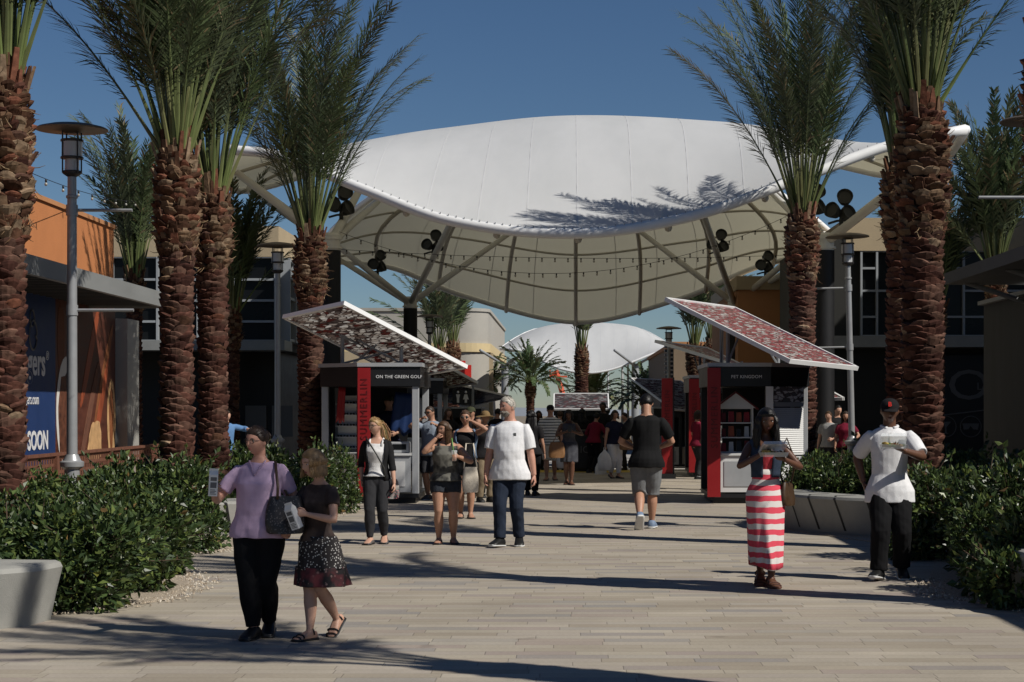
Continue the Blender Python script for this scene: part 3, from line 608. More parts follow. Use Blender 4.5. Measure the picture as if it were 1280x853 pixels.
for k in range(6): MB().tube([(.01, -12+k*3.3, 3.62), (1.2, -12+k*3.3, 3.70)], .03, 8).build('awning_bracket', M['awningdark'], t)
# posters (flat prints on the shopfront)
def poster(y0, y1, z0, z1, name, m, x=.0): return MB().box(x, x+.03, y0-30, y1-30, z0, z1).build(name, m, t)
pb = poster(27.0, 32.9, .70, 3.6, 'navy_poster', M['blue'])
R = dict(xd=(0, 1, 0), yd=(0, 0, 1))
for a_ in (('gers', .66, (.034, 32.24-30, 2.24), .95, .014, 'RIGHT'), ('®', .22, (.034, 32.28-30, 2.5), 1.1, 0, 'LEFT'), ('gers.com', .26, (.034, 31.85-30, 1.74), .85, 0, 'RIGHT'), ('COMING SOON', .44, (.034, 32.42-30, .98), .98, .012, 'RIGHT')):
    MB().text(a_[0], a_[1], a_[2], sx=a_[3], bold=a_[4], align=a_[5], **R).build('lettering', M['postertext'], pb)
mb = MB()
for k in range(22):     # loop emblem above the name
    pass
pts = [V((.036, 31.5-30+.22*cos(a)*(1 if a < 2*pi else .6), 2.9+.25*sin(a))) for a in [i*2*pi/24 for i in range(25)]]; mb.tube(pts, .018, 5)
pts = [V((.036, 31.45-30+.13*cos(a), 3.18+.14*sin(a))) for a in [i*2*pi/20 for i in range(21)]]; mb.tube(pts, .014, 5); mb.build('emblem', M['signgrey'], pb)
fb = poster(32.905, 38.2-.95, .70, 3.6, 'food_poster', M['wood'])
def blob(c, ry, rz, m, name, n=26, seed=0, x=.031, rot=0, jag=.0):
    q = MB(); vs = []
    for i in range(n):
        a = 2*pi*i/n; k = 1+jag*noise.noise(V((cos(a)*2, sin(a)*2, seed))); y, z = ry*cos(a)*k, rz*sin(a)*k
        vs.append((c[0]-30+y*cos(rot)-z*sin(rot), c[1]+y*sin(rot)+z*cos(rot)))
    vs = [(min(max(y, 2.91), 7.24), min(max(z, .71), 3.59)) for y, z in vs]
    q.add([(x, y, z) for y, z in vs]+[(x+.004, y, z) for y, z in vs], [tuple(range(n, 2*n))]+[(i, (i+1) % n, n+(i+1) % n, n+i) for i in range(n)]); q.build(name, m, fb)
for k, (yy, zz, ro) in enumerate(((35.3, 2.7, .95), (36.3, 2.3, .95), (36.0, 1.6, 1.0), (35.2, 1.55, .95))): blob((yy, zz), 1.25, .15, [M['wood2'], M['crust'], M['wood2'], M['rust']][k], 'plank_print', x=.0312+k*.001, rot=ro)
blob((33.25, 2.9), .25, .6, M['rust'], 'sauce_print', seed=8, x=.031, jag=.3)
blob((33.6, 1.6), .68, 1.0, M['plate'], 'plate_print', seed=1, x=.0365)
blob((33.55, 1.5), .5, .8, M['meat'], 'food_print', seed=2, x=.041, jag=.25)
blob((35.6, .95), .55, .45, M['bread'], 'bread_print', seed=3, x=.0365, jag=.2, rot=.7); blob((36.9, 1.45), .34, .8, M['bread'], 'bread_print', seed=4, x=.0365, jag=.12); blob((36.88, 1.5), .18, .6, M['crust'], 'crust_print', seed=6, x=.041, jag=.2)
# rusty perforated fence in front of the shop
t = thing('perforated_fence', 'rusty perforated metal fence below the shop posters', 'fence', (-8.3, 30, 0), 0)
for y in (-10, -4, 0.4, 4, 8.6): MB().box(-.06, .06, y-.06, y+.06, 0, .90).build('post', M['rust'], t)
MB().box(-.05, .05, -10, 8.6, .902, .95).build('rail', M['rust'], t)
mb = MB()
for k in range(125):
    y = -9.9+k*.148; mb.box(-.006, .006, y, y+.075, .12, .88)
for k in range(7): mb.box(-.009, .009, -9.9, 8.5, .13+k*.12, .13+k*.12+.05)
mb.build('mesh_panel', M['rust'], t)
# left rear building with window grid facing the camera
t = thing('shop_building', 'tan parapet building with grey window grid behind the left palms', 'building', (-16, 58, 0))
YB = 0
MB().box(-14, 7.0, .3, 14, 3.5, 7.25).build('wall', M['darkwall'], t); MB().box(-14, 6.6, 2.2, 14, 0, 3.48).build('shopfront_wall', M['vdark'], t)
for k in range(4): MB().box(-13+k*6, -12.6+k*6, .5, .9, 0, 3.42).build('pier', M['darkwall'], t)
mb = MB(); mb.box(-14.1, 7.05, .12, 14, 6.35, 7.3); mb.build('parapet_wall', M['tan'], t)
mb = MB(); mb.box(-14, 7.45, -1.3, .28, 3.42, 3.72); mb.build('ledge', M['awning'], t)
xs = [3.1-7, 4.05-7, 5.6-7, 3.3-3.1, 1.5, 3.4, 3.4+1.55, 6.95]; xs = [-6, -4.2, -2.9, -1.2, .3, 1.9, 3.3, 4.55, 5.7, 6.95]
grid_window(t, xs, [3.75, 4.35, 5.0, 5.65, 6.35], .26, {(1, 1), (2, 4), (3, 2), (1, 6), (2, 7), (3, 7), (2, 1)}, .07)
mb = MB()
for k in range(9):
    for z in (3.8, 4.45, 5.1, 5.75, 6.3): mb.box(7.05, 7.32, .6+k*1.3, 1.85+k*1.3, z-.04, z+.04)
    mb.box(7.05, 7.36, .5+k*1.3, .58+k*1.3, 3.75, 6.35)
mb.build('side_window', M['mullion'], t)
mb = MB()
for x in (6.1, 6.95):      # framed notices on the shopfront
    mb.box(x-.42, x+.25, 2.12, 2.19, .75, 1.75)
mb.build('notice_board', M['signgrey'], t)
# far left rounded beige building
t = thing('store_building', 'large warm grey store with cream band and rounded corner in the distance', 'building', (-6.4, 150, LOWZ))
def rounded(off=0): return [(-40, -off), (-2.2, -off)]+[(-2.2+(2.2+off)*sin(a), 2.2-(2.2+off)*cos(a)) for a in [pi/2*k/8 for k in range(9)]]+[(off, 40), (-40, 40)]
MB().prism(rounded(), 0, 10.15).build('wall', M['beige'], t, True, sharp=40)
MB().prism(rounded(.18), 6.9, 7.6).build('cornice', M['beigeband'], t)
MB().prism(rounded(.12), 10.15, 10.4).build('coping', M['beige'], t)
mb = MB(); mb.box(-13, -2.4, -.35, -.02, 0.4, 6.88); mb.box(-.02, .3, 2.6, 3.6, .4, 6.88); mb.build('pier', M['tan'], t)
mb = MB(); mb.box(-16, -3.2, -.08, -.01, 5.1, 6.3); mb.build('sign_band', M['white'], t)
for k, (x, y, wd, h) in enumerate(((571, 455, .5, 1.0), (584, 462, .55, 1.35), (592, 467, .5, 1.3))):
    p = at(x, y, 147); MB().box(p.x+6.4-wd/2-.4, p.x+6.4+wd/2-.4, -3-.35*k, -2.75-.35*k, p.z-h/2-LOWZ, p.z+h/2-LOWZ).build('red_banner', M['redlit'], t)
# right: dark facade with window grid
t = thing('shop_building', 'dark fronted building with window grid and lounge sign behind the right palms', 'building', (8, 54, 0))
MB().box(.0, 20, .3, 14, 0, 7.0).build('wall', M['darkwall'], t)
MB().box(-.0, 20, .1, 14, 6.2, 7.15).build('parapet_wall', M['tan'], t)
MB().box(-.9, 20, -.8, .28, 3.40, 3.72).build('ledge', M['awning'], t)
grid_window(t, [.45, .9, 1.3, 1.75, 3.4, 4.1, 5.2, 6.0, 7.0, 8.2, 9.4, 11], [3.75, 4.3, 5.05, 5.7, 6.2], .26, {(1, 1), (2, 3), (1, 5), (2, 6), (3, 4), (2, 8), (3, 1)}, .06)
MB().box(-.9, -.02, .0, 9, 0, 6.6).build('pier', M['darkwall'], t)
lw = MB().box(1.9, 7.2, .12, .29, .3, 3.2).build('lounge_window', M['vdark'], t)
tx = MB(); tx.text('ROCO', 1.25, (1.95, .10, 1.92), sx=1.25, ext=.004); tx.build('lettering', M['signgrey'], lw)
tx = MB(); tx.text('LOUNGE', .3, (3.75, .097, 2.2), sx=1.3, ext=.003); tx.build('lettering', M['signgrey'], lw)
mb = MB(); mb.tube([(1.95, .09, 1.36), (4.4, .09, 1.66), (6.8, .09, 1.55)], .022, 5); mb.build('curved_line', M['signgrey'], lw)
mb = MB()
for k in range(4):
    cx = 2.15+k*.72; cz = 1.14
    mb.tube([(cx+.3*cos(a), .1, cz+.3*sin(a)) for a in [i*2*pi/28 for i in range(29)]], .014, 5)
    if k == 0 or k == 3: mb.box(cx-.02, cx+.02, .09, .11, cz-.2, cz+.2); mb.box(cx-.1, cx+.1, .088, .108, cz+.06, cz+.12)
    if k == 1: mb.prism([(-.15, .14), (.15, .14), (.02, -.02), (.02, -.17), (.09, -.2), (-.09, -.2), (-.02, -.17), (-.02, -.02)], -.01, .01, M=Matrix.Translation((cx, .1, cz)) @ Matrix.Rotation(pi/2, 4, 'X'))
    if k == 2: mb.prism([(-.24, .09), (.24, .09), (.2, -.09), (.07, -.08), (0, .03), (-.07, -.08), (-.2, -.09)], -.01, .01, M=Matrix.Translation((cx, .1, cz)) @ Matrix.Rotation(pi/2, 4, 'X'))
mb.build('round_icon', M['signgrey'], lw)
# right front shop: dark wall and awning parallel to the promenade
t = thing('shop_building', 'dark shop wall with slanting dark awning at the right edge', 'building', (9, 30, 0))
MB().box(.0, 8, -22, 10.7, 0, 3.9).build('wall', M['darkpanel'], t)
MB().box(-.12, 8, -22.1, 10.75, 3.9, 3.98).build('coping', M['awning'], t)
mb = MB(); mb.box(-1.6, -.02, -22, 7.0, 4.1, 4.3); mb.prism([(-1.6, -22), (-.02, -22), (-.02, 7.0), (-1.6, 7.0)], 4.3, 4.32); mb.build('awning', M['awningdark'], t)
for y in (-8, -2, 3, 6.5): MB().tube([(-.02, y, 3.7), (-1.3, y, 4.12)], .05, 8).build('awning_bracket', M['awning'], t)
t = thing('shop_building', 'unseen tall block added outside the right edge to shade the rear facade', 'building', (15.8, 43, 0))  # out of view, added only to cast shade on the right rear facade
MB().box(0, 16, 0, 10.8, 0, 12.5).build('wall', M['tan'], t); MB().box(-.1, 16.1, -.1, 10.9, 12.5, 12.8).build('coping', M['brownwall'], t)
# right middle orange and brown blocks
t = thing('shop_building', 'orange wall with tan top band behind the right canopy column', 'building', (X(930, 66), 66, -.5))
w_ = X(1040, 66)-X(930, 66)
MB().box(-.2, w_+4, .2, 12, 0, Z(362, 66)+.5).build('wall', M['orange2'], t); MB().box(-.25, w_+4, .12, 12.1, Z(362, 66)+.5, Z(345, 66)+.5).build('parapet_wall', M['tan'], t)
t = thing('shop_building', 'brown building with black louvre sign beyond the red roofs', 'building', (X(842, 96), 96, LOWZ))
MB().box(.0, 9, 0, 30, 0, 5.6).build('wall', M['brownwall'], t); MB().box(-.1, 9, -.1, 30, 5.6, 5.8).build('coping', M['orange2'], t)
mb = MB()
for k in range(9): mb.box(-.45, -.02, .1, .6, 3.75+k*.22, 3.88+k*.22)
mb.build('louvre_sign', M['black'], t)
t = thing('store_building', 'white distant store corner beyond the brown building', 'building', (X(829, 140), 140, LOWZ))
MB().box(0, 20, 0, 20, 0, 6.2).build('wall', M['white'], t); MB().prism([(-.3, -.3), (3, -.3), (3, 3), (-.3, 3)], 6.2, 7.3, top=[(1, 1), (2, 1), (2, 2), (1, 2)]).build('roof', M['white'], t)
t = thing('shade_tent', 'low pale boundary rail at the far end of the promenade', 'railing', (0, 110, LOWZ)); t.name = 'boundary_rail'
for k in range(16): MB().box(-9+k*1.25, -8.92+k*1.25, -.04, .04, 0, 1.12).build('post', M['greysteel'], t)
MB().box(-9.2, 10, -.05, .05, 1.12, 1.2).build('rail', M['white'], t)
# boom lift
t = thing('boom_lift', 'orange boom lift arm raised in the far distance', 'crane', (X(709, 170), 170, LOWZ)); z0 = lambda py: Z(py, 170)-LOWZ
MB().tube([(0.4, 0, .8), (X(698, 170)-X(709, 170)-.2, 0, z0(464))], .28, 6).build('boom', M['crane'], t)
mb = MB(); mb.box(-1.5, .0, -.4, .4, z0(472), z0(470)); mb.tube([(-.8, 0, z0(464)), (-1.5, 0, z0(470))], .2, 6); mb.box(-1.6, -1.5, -.4, .4, z0(472), z0(463)); mb.build('basket', M['crane'], t)
mb = MB(); mb.box(-1.2, 2.2, -1, 1, .5, 1.5); mb.lathe([(.5, 0), (.5, .9)], 14, (-.6, -1, 0)); mb.build('chassis', M['crane'], t)
# thin masts
for px, d, py in ((778, 150, 438), (785, 160, 442), (793, 145, 446), (760, 170, 455)):
    t = thing('light_mast', 'thin grey light mast beside others in the far distance', 'mast', (X(px, d), d, LOWZ), 0, 'thin masts at the far end'); h = Z(py, d)-LOWZ
    MB().lathe([(.12, 0), (.08, h)], 8).build('pole', M['greysteel'], t, True); MB().box(-.4, .4, -.15, .15, h, h+.12).build('lamp_head', M['fixture'], t)

# ================================================================== LAMPS
def lamp(label, x, y, arms=(), zb=0, tilt=0):
    t = thing('street_lamp', label, 'lamp post', (x, y, zb), 0, 'street lamps with disc hoods'); t.rotation_euler = (0, tilt, 0)
    mb = MB(); mb.lathe([(.15, 0), (.15, .06), (.105, .1), (.1, .86), (.155, .9), (.16, .96), (.12, .98), (.1, 1.02), (.082, 1.06)], 20); mb.build('base', M['lampgrey'], t, True, sharp=30)
    MB().lathe([(.072, 1.06), (.062, 4.45), (.062, 4.46), (.078, 4.47), (.078, 4.5), (.06, 4.51), (.058, 4.78)], 18).build('pole', M['lampgrey'], t, True, sharp=30)
    mb = MB(); mb.lathe([(.06, 4.75), (.12, 4.79), (.12, 4.82)], 18, mi=0)
    for zr, rr in ((4.80, .13), (4.99, .15), (5.22, .15)): mb.lathe([(rr, zr), (rr+.003, zr+.02), (rr-.007, zr+.03)], 18, mi=0)
    for k in range(4): a = pi/4+k*pi/2; mb.tube([(.14*cos(a), .14*sin(a), 4.8), (.14*cos(a), .14*sin(a), 5.36)], .011, 6)
    lh = mb.build('lantern', M['lampdark'], t, True, sharp=30)
    MB().lathe([(.095, 4.83), (.095, 4.985)], 18).build('lower_glass', M['lampglass'], lh, True, sharp=30); MB().lathe([(.136, 5.02), (.136, 5.215)], 18).build('upper_glass', M['lampglass'], lh, True, sharp=30)
    MB().lathe([(.10, 5.33), (.12, 5.345), (.3, 5.365), (.47, 5.37), (.475, 5.385), (.44, 5.405), (.3, 5.44), (.12, 5.465), (.03, 5.47)], 40).build('disc_hood', M['bronze'], t, True, sharp=50)
    for z, sx, l in arms:
        mb = MB(); mb.tube([(0, 0, z), (sx*l, 0, z+.0)], .022, 8); mb.lathe([(.08, z-.07), (.08, z+.07)], 12); mb.build('banner_arm', M['lampgrey'], t, True, sharp=40)
lamp('grey lamp post in front of the shop posters', X(90, 25), 25, ((Z(388, 25), 1, .82), (Z(263, 25), 1, .8)))
lamp('lamp post between the left palms before the window grid', X(347, 43), 43)
lamp('lamp post right of the red kiosk roof', X(1066, 40.7), 40.7, ((Z(360, 40.7), -1, .85), (Z(434, 40.7), -1, .9)), tilt=-.022)
lamp('lamp post whose hood pokes in at the right edge', X(1296, 24.3), 24.3, ((Z(247, 24.3), -1, .75),))
lamp('distant lamp post left under the canopy behind the golf kiosk', X(537, 66), 66, zb=-.5)
lamp('distant lamp post beside the far canopy column', X(836, 70), 70, zb=-.75)
lamp('lamp post on the right near the camera', 6.1, 8)

# ================================================================== PLANTER BENCHES
def bench(name, label, path, h, lean, grooves=(), wid=.5):
    """curved concrete seat wall: path = front foot line, body leans outward towards the top"""
    t = thing('planter_bench', label, 'concrete bench', (path[0][0], path[0][1], 0), 0, 'concrete planter benches'); o = V((path[0][0], path[0][1], 0)); rings = []
    P = [V((x, y, 0)) for x, y in path]; n = len(P)
    for i, p in enumerate(P):
        tg = (P[min(i+1, n-1)]-P[max(i-1, 0)]).normalized(); nr = V((tg.y, -tg.x, 0)); p = p-o      # nr points to the front side
        e = 1 if 0 < i < n-1 else .0
        r = [p-nr*wid, p, p+nr*lean*.5+V((0, 0, h*.5)), p+nr*lean+V((0, 0, h-.05)), p+nr*(lean-.02)+V((0, 0, h-.015)), p+nr*(lean-.06)+V((0, 0, h)), p-nr*(wid-.05)+V((0, 0, h+.0)), p-nr*wid+V((0, 0, h-.05))]
        rings.append(r)
    MB().loft(rings).build('body', M['conc'], t, True, sharp=35)
    for k in grooves:
        i = int(k); f = k-i; a = (P[i].lerp(P[min(i+1, n-1)], f))-o; tg = (P[min(i+1, n-1)]-P[i]).normalized() if i < n-1 else (P[i]-P[i-1]).normalized(); nr = V((tg.y, -tg.x, 0)); a = a+nr*.004
        s = tg*.02; sl = tg*.10
        q = MB(); pts = [a+nr*lean*.1+V((0, 0, .06))+sl*.0, a+nr*(lean*.5)+V((0, 0, h*.5))-sl*.5, a+nr*lean+V((0, 0, h-.04))-sl, a+nr*(lean-.05)+V((0, 0, h+.002))-sl*1.2, a-nr*.3+V((0, 0, h+.003))-sl*1.2]
        for p0, p1 in zip(pts, pts[1:]):
            q.add([p0-s, p0+s, p1+s, p1-s], [(0, 1, 2, 3)])
        q.build('groove', M['vdark'], t)
    return t
# front faces: left ones face +x/-y, right ones face -x/-y
bench('b', 'big pale concrete planter bench at the left bottom corner', [(-6.6, 13.6), (-5.3, 13.75), (-4.45, 14.1), (-4.16, 14.45), (-4.10, 14.9)], .475, .1, (1.55, 2.1))
bench('b', 'concrete planter bench behind the woman in the lilac top', [(-5.6, 24.2), (-4.6, 24.5), (-3.7, 25.2), (-3.6, 25.9)], .47, .06, (1.2,))
bench('b', 'long grooved concrete planter bench behind the man in the white polo', [(2.93, 27.0), (3.0, 26.0), (3.3, 25.2), (3.75, 24.6), (4.3, 24.1), (5.0, 23.7)][::1], .52, .12, (.9, 1.55, 2.15, 2.8, 3.5))
bench('b', 'concrete planter bench just entering at the right edge', [(3.82, 16.0), (3.86, 15.2), (4.2, 14.5), (5.2, 13.9), (6.5, 13.7)], .5, .1, (1.4,))

# ================================================================== SHRUBS
def shrub_mesh(seed, n=7500):
    rnd = random.Random(seed); mb = MB(); lobes = [(V((rnd.uniform(-.5, .5), rnd.uniform(-.45, .45), rnd.uniform(.35, .72))), rnd.uniform(.26, .42)) for _ in range(13)]+[(V((rnd.uniform(-.6, .6), rnd.uniform(-.55, .55), .22)), rnd.uniform(.22, .32)) for _ in range(8)]
    gr = [(.036, .060, .020), (.050, .080, .024), (.028, .048, .017), (.068, .100, .028), (.10, .130, .034), (.042, .066, .024)]
    def leaf(p, out, k):
        d = (out+V((rnd.gauss(0, .6), rnd.gauss(0, .6), rnd.gauss(.15, .6)))).normalized(); s = d.cross(V((rnd.gauss(0, 1), rnd.gauss(0, 1), rnd.gauss(0, 1)))); 
        if s.length < 1e-4: return
        s.normalize(); l = rnd.uniform(.035, .11)*k; w = l*rnd.uniform(.24, .34); nn = d.cross(s)*l*.14; c = rnd.choice(gr) if rnd.random() > .025 else rnd.choice([(.16, .10, .035), (.14, .15, .03), (.09, .055, .025)]); kk = rnd.uniform(.75, 1.6); c = tuple(x*kk for x in c)
        mb.add([p, p+d*l*.45+s*w+nn, p+d*l-nn*.5, p+d*l*.45-s*w+nn, p+d*l*.5-nn*.2], [(0, 1, 4), (1, 2, 4), (2, 3, 4), (3, 0, 4)], c)
    for i in range(n):
        c, r = rnd.choice(lobes); u = V((rnd.gauss(0, 1), rnd.gauss(0, 1), rnd.gauss(.2, 1))).normalized(); p = c+u*r*(rnd.uniform(.55, 1.04)**.6)
        if p.z < .02: p.z = rnd.uniform(.02, .12)
        leaf(p, u, 1)
    st = MB()
    for i in range(34):       # shoots standing proud of the mass
        c, r = rnd.choice(lobes); u = V((rnd.gauss(0, .8), rnd.gauss(0, .8), abs(rnd.gauss(.7, .5)))).normalized(); p = c+u*r*.9; e = p+u*rnd.uniform(.14, .3)
        st.tube([p, e], [.006, .003], 4)
        for k in range(9): leaf(p.lerp(e, k/8), u, .85)
    for i in range(26):
        c, r = rnd.choice(lobes); b = V((rnd.gauss(0, .12), rnd.gauss(0, .12), 0)); st.tube([b, b.lerp(c, .5)+V((0, 0, .05)), c+V((rnd.gauss(0, .1), rnd.gauss(0, .1), r*.4))], [.016, .011, .005], 5)
    return mb, st
SH = []
for s in range(4):
    a, b = shrub_mesh(60+s); SH.append((a.mesh('foliage', M['shrubleaf'], False, True), b.mesh('stems', M['twig'])))
def shrub(label, x, y, sx, h, rz, k):
    t = thing('shrub', label, 'shrub', (x, y, 0), rz, 'clipped green shrubs in the beds'); t.scale = (sx, sx, h)
    link('foliage', SH[k % 4][0], t); link('stems', SH[k % 4][1], t)
SL = [('shrub behind the left concrete bench, at the photo edge', -5.2, 15.6, 1.05, .86), ('frontmost shrub to the right of the left concrete bench', -4.22, 15.95, 1.05, .88), ('shrub behind the frontmost left shrub', -4.12, 17.3, .95, .86), ('shrub in front of the far left palm trunk', -5.3, 17.2, 1.1, .80),
      ('shrub under the lamp post before the posters', -4.9, 18.9, 1.1, .82), ('shrub left of the lamp post base', -6.3, 18.6, 1.2, .80), ('shrub at the far left behind the front shrubs', -6.1, 16.2, 1.2, .82), ('leafy shrub left of the woman in the lilac top', -4.72, 22.0, .92, 1.0), ('shrub between the lilac top woman and the left pair of palms', -5.35, 23.2, 1.0, 1.06),
      ('shrub at the foot of the front left pair palm', -5.5, 21.4, 1.1, .86), ('shrub in the middle of the left bed', -6.4, 23.4, 1.2, .86), ('shrub before the rusty fence', -6.9, 21.2, 1.3, .76), ('shrub behind the head of the lilac top woman', -4.7, 26.6, 1.05, 1.12), ('shrub at the back of the left bed', -5.9, 26.3, 1.2, .92), ('shrub at the foot of the palm by the golf kiosk', -4.3, 28.6, .95, 1.05), ('shrub right behind the girl, beside the kiosk', -3.85, 29.9, .72, .98),
      ('shrub nearest the camera at the right edge', 4.3, 16.2, 1.0, 1.0), ('frontmost shrub spilling over the right paving', 4.1, 17.05, .85, .92), ('shrub beside the legs of the man in the white polo', 4.4, 18.9, .85, 1.0), ('shrub at the foot of the nearest right palm', 4.6, 18.2, 1.05, 1.08), ('shrub right of the nearest right palm', 5.5, 18.6, 1.2, 1.1), ('shrub far right against the dark wall', 5.4, 16.6, 1.1, 1.05), ('shrub behind the nearest right palm', 5.2, 20.8, 1.2, 1.1), ('low shrub hiding the foot of the nearest right palm', 4.15, 20.9, .85, .95),
      ('shrub at the left end of the grooved bench', 3.5, 27.2, .82, 1.0), ('shrub in the middle behind the grooved bench', 4.2, 26.4, .95, 1.06), ('shrub behind the right end of the grooved bench', 4.95, 25.4, 1.0, 1.08), ('shrub between the bench and the lamp post', 5.1, 27.6, 1.2, 1.1), ('shrub next to the pet kiosk shutter', 4.25, 28.9, .9, .95)]
for i, (l, x, y, s, h) in enumerate(SL): shrub(l, x, y, s, h, i*1.37, i)
# ================================================================== KIOSKS
def roof_panel(parent, quad, m, th=.05):
    """tilted printed panel with a white frame; quad in parent space"""
    q = [V(p) for p in quad]; n = (q[1]-q[0]).cross(q[3]-q[0]).normalized()
    if n.z < 0: n = -n
    a, b = (q[1]-q[0]).length, (q[3]-q[0]).length
    me = bpy.data.meshes.new('roof_panel'); vs = q+[p+n*.02 for p in q]; fs = [(0, 1, 2, 3), (4, 5, 6, 7), (0, 1, 5, 4), (1, 2, 6, 5), (2, 3, 7, 6), (3, 0, 4, 7)]
    me.from_pydata(vs, [], fs); uv = me.uv_layers.new(name='UVMap'); u4 = [(0, 0), (a, 0), (a, b), (0, b)]
    for p in me.polygons:
        for li in p.loop_indices: uv.data[li].uv = u4[me.loops[li].vertex_index % 4]
    me.materials.append(m); link('roof_panel', me, parent)
    fr = MB()
    for i in range(4):
        p0, p1 = q[i], q[(i+1) % 4]; d = (p1-p0).normalized(); s = d.cross(n)*.024; up = n*.045; lo = n*-.03
        p0 = p0-d*.024; p1 = p1+d*.024
        fr.add([p0-s+lo, p0+s+lo, p0+s+up, p0-s+up, p1-s+lo, p1+s+lo, p1+s+up, p1-s+up], [(0, 1, 2, 3), (7, 6, 5, 4), (0, 4, 5, 1), (1, 5, 6, 2), (2, 6, 7, 3), (3, 7, 4, 0)])
    fr.build('roof_frame', M['tubewhite'], parent)
def kiosk(label, x, y, s, sign, roof, rm, zb=0, W=1.05, C=.75, D=2.4, red_at=None, group='promenade kiosks', shutter=False, word='SUMMERLIN', backred=False):
    """origin: walkway-side front corner; s = +1 extends to +x (right of the walk), -1 to the left"""
    t = thing('kiosk', label, 'kiosk', (x, y, zb), 0, group)
    def fx(pts): return [(s*px, py) for px, py in pts] if s > 0 else [(-px, py) for px, py in pts][::-1]
    out = [(0, 0), (W, 0), (W+C, C), (W+C, D), (0, D)]
    def off(e): return [(-e, -e), (W+e*.41, -e), (W+C+e, C-e*.41), (W+C+e, D+e), (-e, D+e)]
    MB().prism(fx(off(-.06)), .0, .10).build('plinth', M['kblack'], t)
    MB().prism(fx(off(0)), .10, .17).build('floor', M['kblack'], t)
    # black header band around the top, grey top plate
    q = MB(); o1, i1 = off(.03), off(-.06)
    for i in range(5):
        j = (i+1) % 5; q.prism(fx([o1[i], o1[j], i1[j], i1[i]]), 2.06, 2.40)
    hd = q.build('header', M['kblack'], t)
    MB().prism(fx(off(.06)), 2.403, 2.47).build('top_plate', M['kgrey'], t)
    sx0 = .36 if s > 0 else -W+.30
    q = MB(); sign and q.text(sign, .078, (sx0, -.034, 2.2), ext=.004, spacing=1.06); sign and q.build('lettering', M['sign'], hd)
    # posts
    for px, py in ((.06, .06), (W-.02, .05), (W+C-.06, C+.02), (W+C-.06, D-.06), (.06, D-.06)):
        MB().box(s*px-.06, s*px+.06, py-.06, py+.06, .17, 2.06, bev=.008).build('post', M['kgrey'] if (px < .1 and s < 0) or px > W+.5 else M['kblack'], t)
    # counters
    fr = MB(); fr.box(min(s*.14, s*(W-.09)), max(s*.14, s*(W-.09)), .0, .04, .2, .84)
    fr.build('counter_panel', M['white'] if s > 0 else M['kgrey'], t)
    q = MB(); x0, x1 = sorted((s*.24, s*(W-.2))); q.box(x0, x1, -.012, -.001, .3, .74); q.build('panel_inset', M['kgrey'] if s > 0 else M['white'], t)
    MB().box(min(s*.125, s*(W-.085)), max(s*.125, s*(W-.085)), -.03, .45, .843, .88).build('counter_top', M['white'], t)
    d = V((1, 1, 0)).normalized()
    ch = lambda u, w: (W+.02+u*.7071-w*.7071*-1*0, u*.7071)
    def chf(u0, u1, z0, z1, dep, name, m, e=0.0):     # a panel lying in the chamfer face
        nx, ny = .7071, -.7071
        P = lambda u, w: (W+u*.7071+nx*w, u*.7071+ny*w)
        return MB().prism(fx([P(u0, e), P(u1, e), P(u1, e-dep), P(u0, e-dep)]), z0, z1).build(name, m, t)
    chf(.08, .98, .2, .84, .04, 'counter_panel', M['white'])
    chf(.08, .98, .843, .88, .4, 'counter_top', M['white'], .03)
    # outer side and back
    MB().box(min(s*(W+C-.05), s*(W+C)), max(s*(W+C-.05), s*(W+C)), C+.08, D-.12, .17, 2.06).build('side_wall', M['kblack'], t)
    MB().box(min(s*.4, s*(W+C-.12)), max(s*.4, s*(W+C-.12)), D-.05, D, .17, 2.06).build('back_wall', M['vdark'], t)
    MB().prism(fx(off(-.1)), 2.05, 2.058).build('ceiling', M['vdark'], t)
    # red fin with the town lettering
    if red_at is not None:
        rx0, rx1, ry = red_at; rp = MB().box(min(s*rx0, s*rx1), max(s*rx0, s*rx1), ry-.05, ry, .12, 2.38).build('red_panel', M['red'], t)
        xm = s*(rx0+rx1)/2; q = MB(); q.text(word, .17, (xm+.06, ry-.053, 2.2 if s < 0 else 2.05), xd=(0, 0, 1), yd=(-1, 0, 0), align='RIGHT', ext=.003, spacing=1.25); q.build('lettering', M['redletter'], rp)
    if shutter:
        MB().box(min(s*(W-.08), s*(W+.05)), max(s*(W-.08), s*(W+.05)), -.04, .12, .17, 2.055).build('white_pier', M['white'], t)
        q = MB(); nx, ny = .7071, -.7071; P = lambda u, w: (W+u*.7071+nx*w, u*.7071+ny*w)
        for k in range(22):
            z = .89+k*.036; z1 = z+.033; q.prism(fx([P(.1, .012), P(.93, .012), P(.93, -.03), P(.1, -.03)]), z, z1, top=fx([P(.1, .0), P(.93, .0), P(.93, -.03), P(.1, -.03)]))
        q.build('roller_shutter', M['shutter'], t); chf(.1, .93, 1.70, 1.78, .06, 'shutter_box', M['kgrey'], .025)
        me_b = MB(); p0 = [P(.1, .02), P(.93, .02)]
        qd = [V((s*p0[0][0], p0[0][1], 1.785)), V((s*p0[1][0], p0[1][1], 1.785)), V((s*p0[1][0], p0[1][1], 2.055)), V((s*p0[0][0], p0[0][1], 2.055))]
        me = bpy.data.meshes.new('leaf_print_panel'); nn = V((-s*.7071, .7071, 0))*.02; me.from_pydata(qd+[p+nn for p in qd], [], [(0, 1, 2, 3), (7, 6, 5, 4), (0, 1, 5, 4), (3, 2, 6, 7)]); uv = me.uv_layers.new(name='UVMap'); u4 = [(0, 0), (.85, 0), (.85, .27), (0, .27)]
        for p in me.polygons:
            for li in p.loop_indices: uv.data[li].uv = u4[me.loops[li].vertex_index % 4]
        me.materials.append(M['leafpanel']); link('leaf_print_panel', me, t)
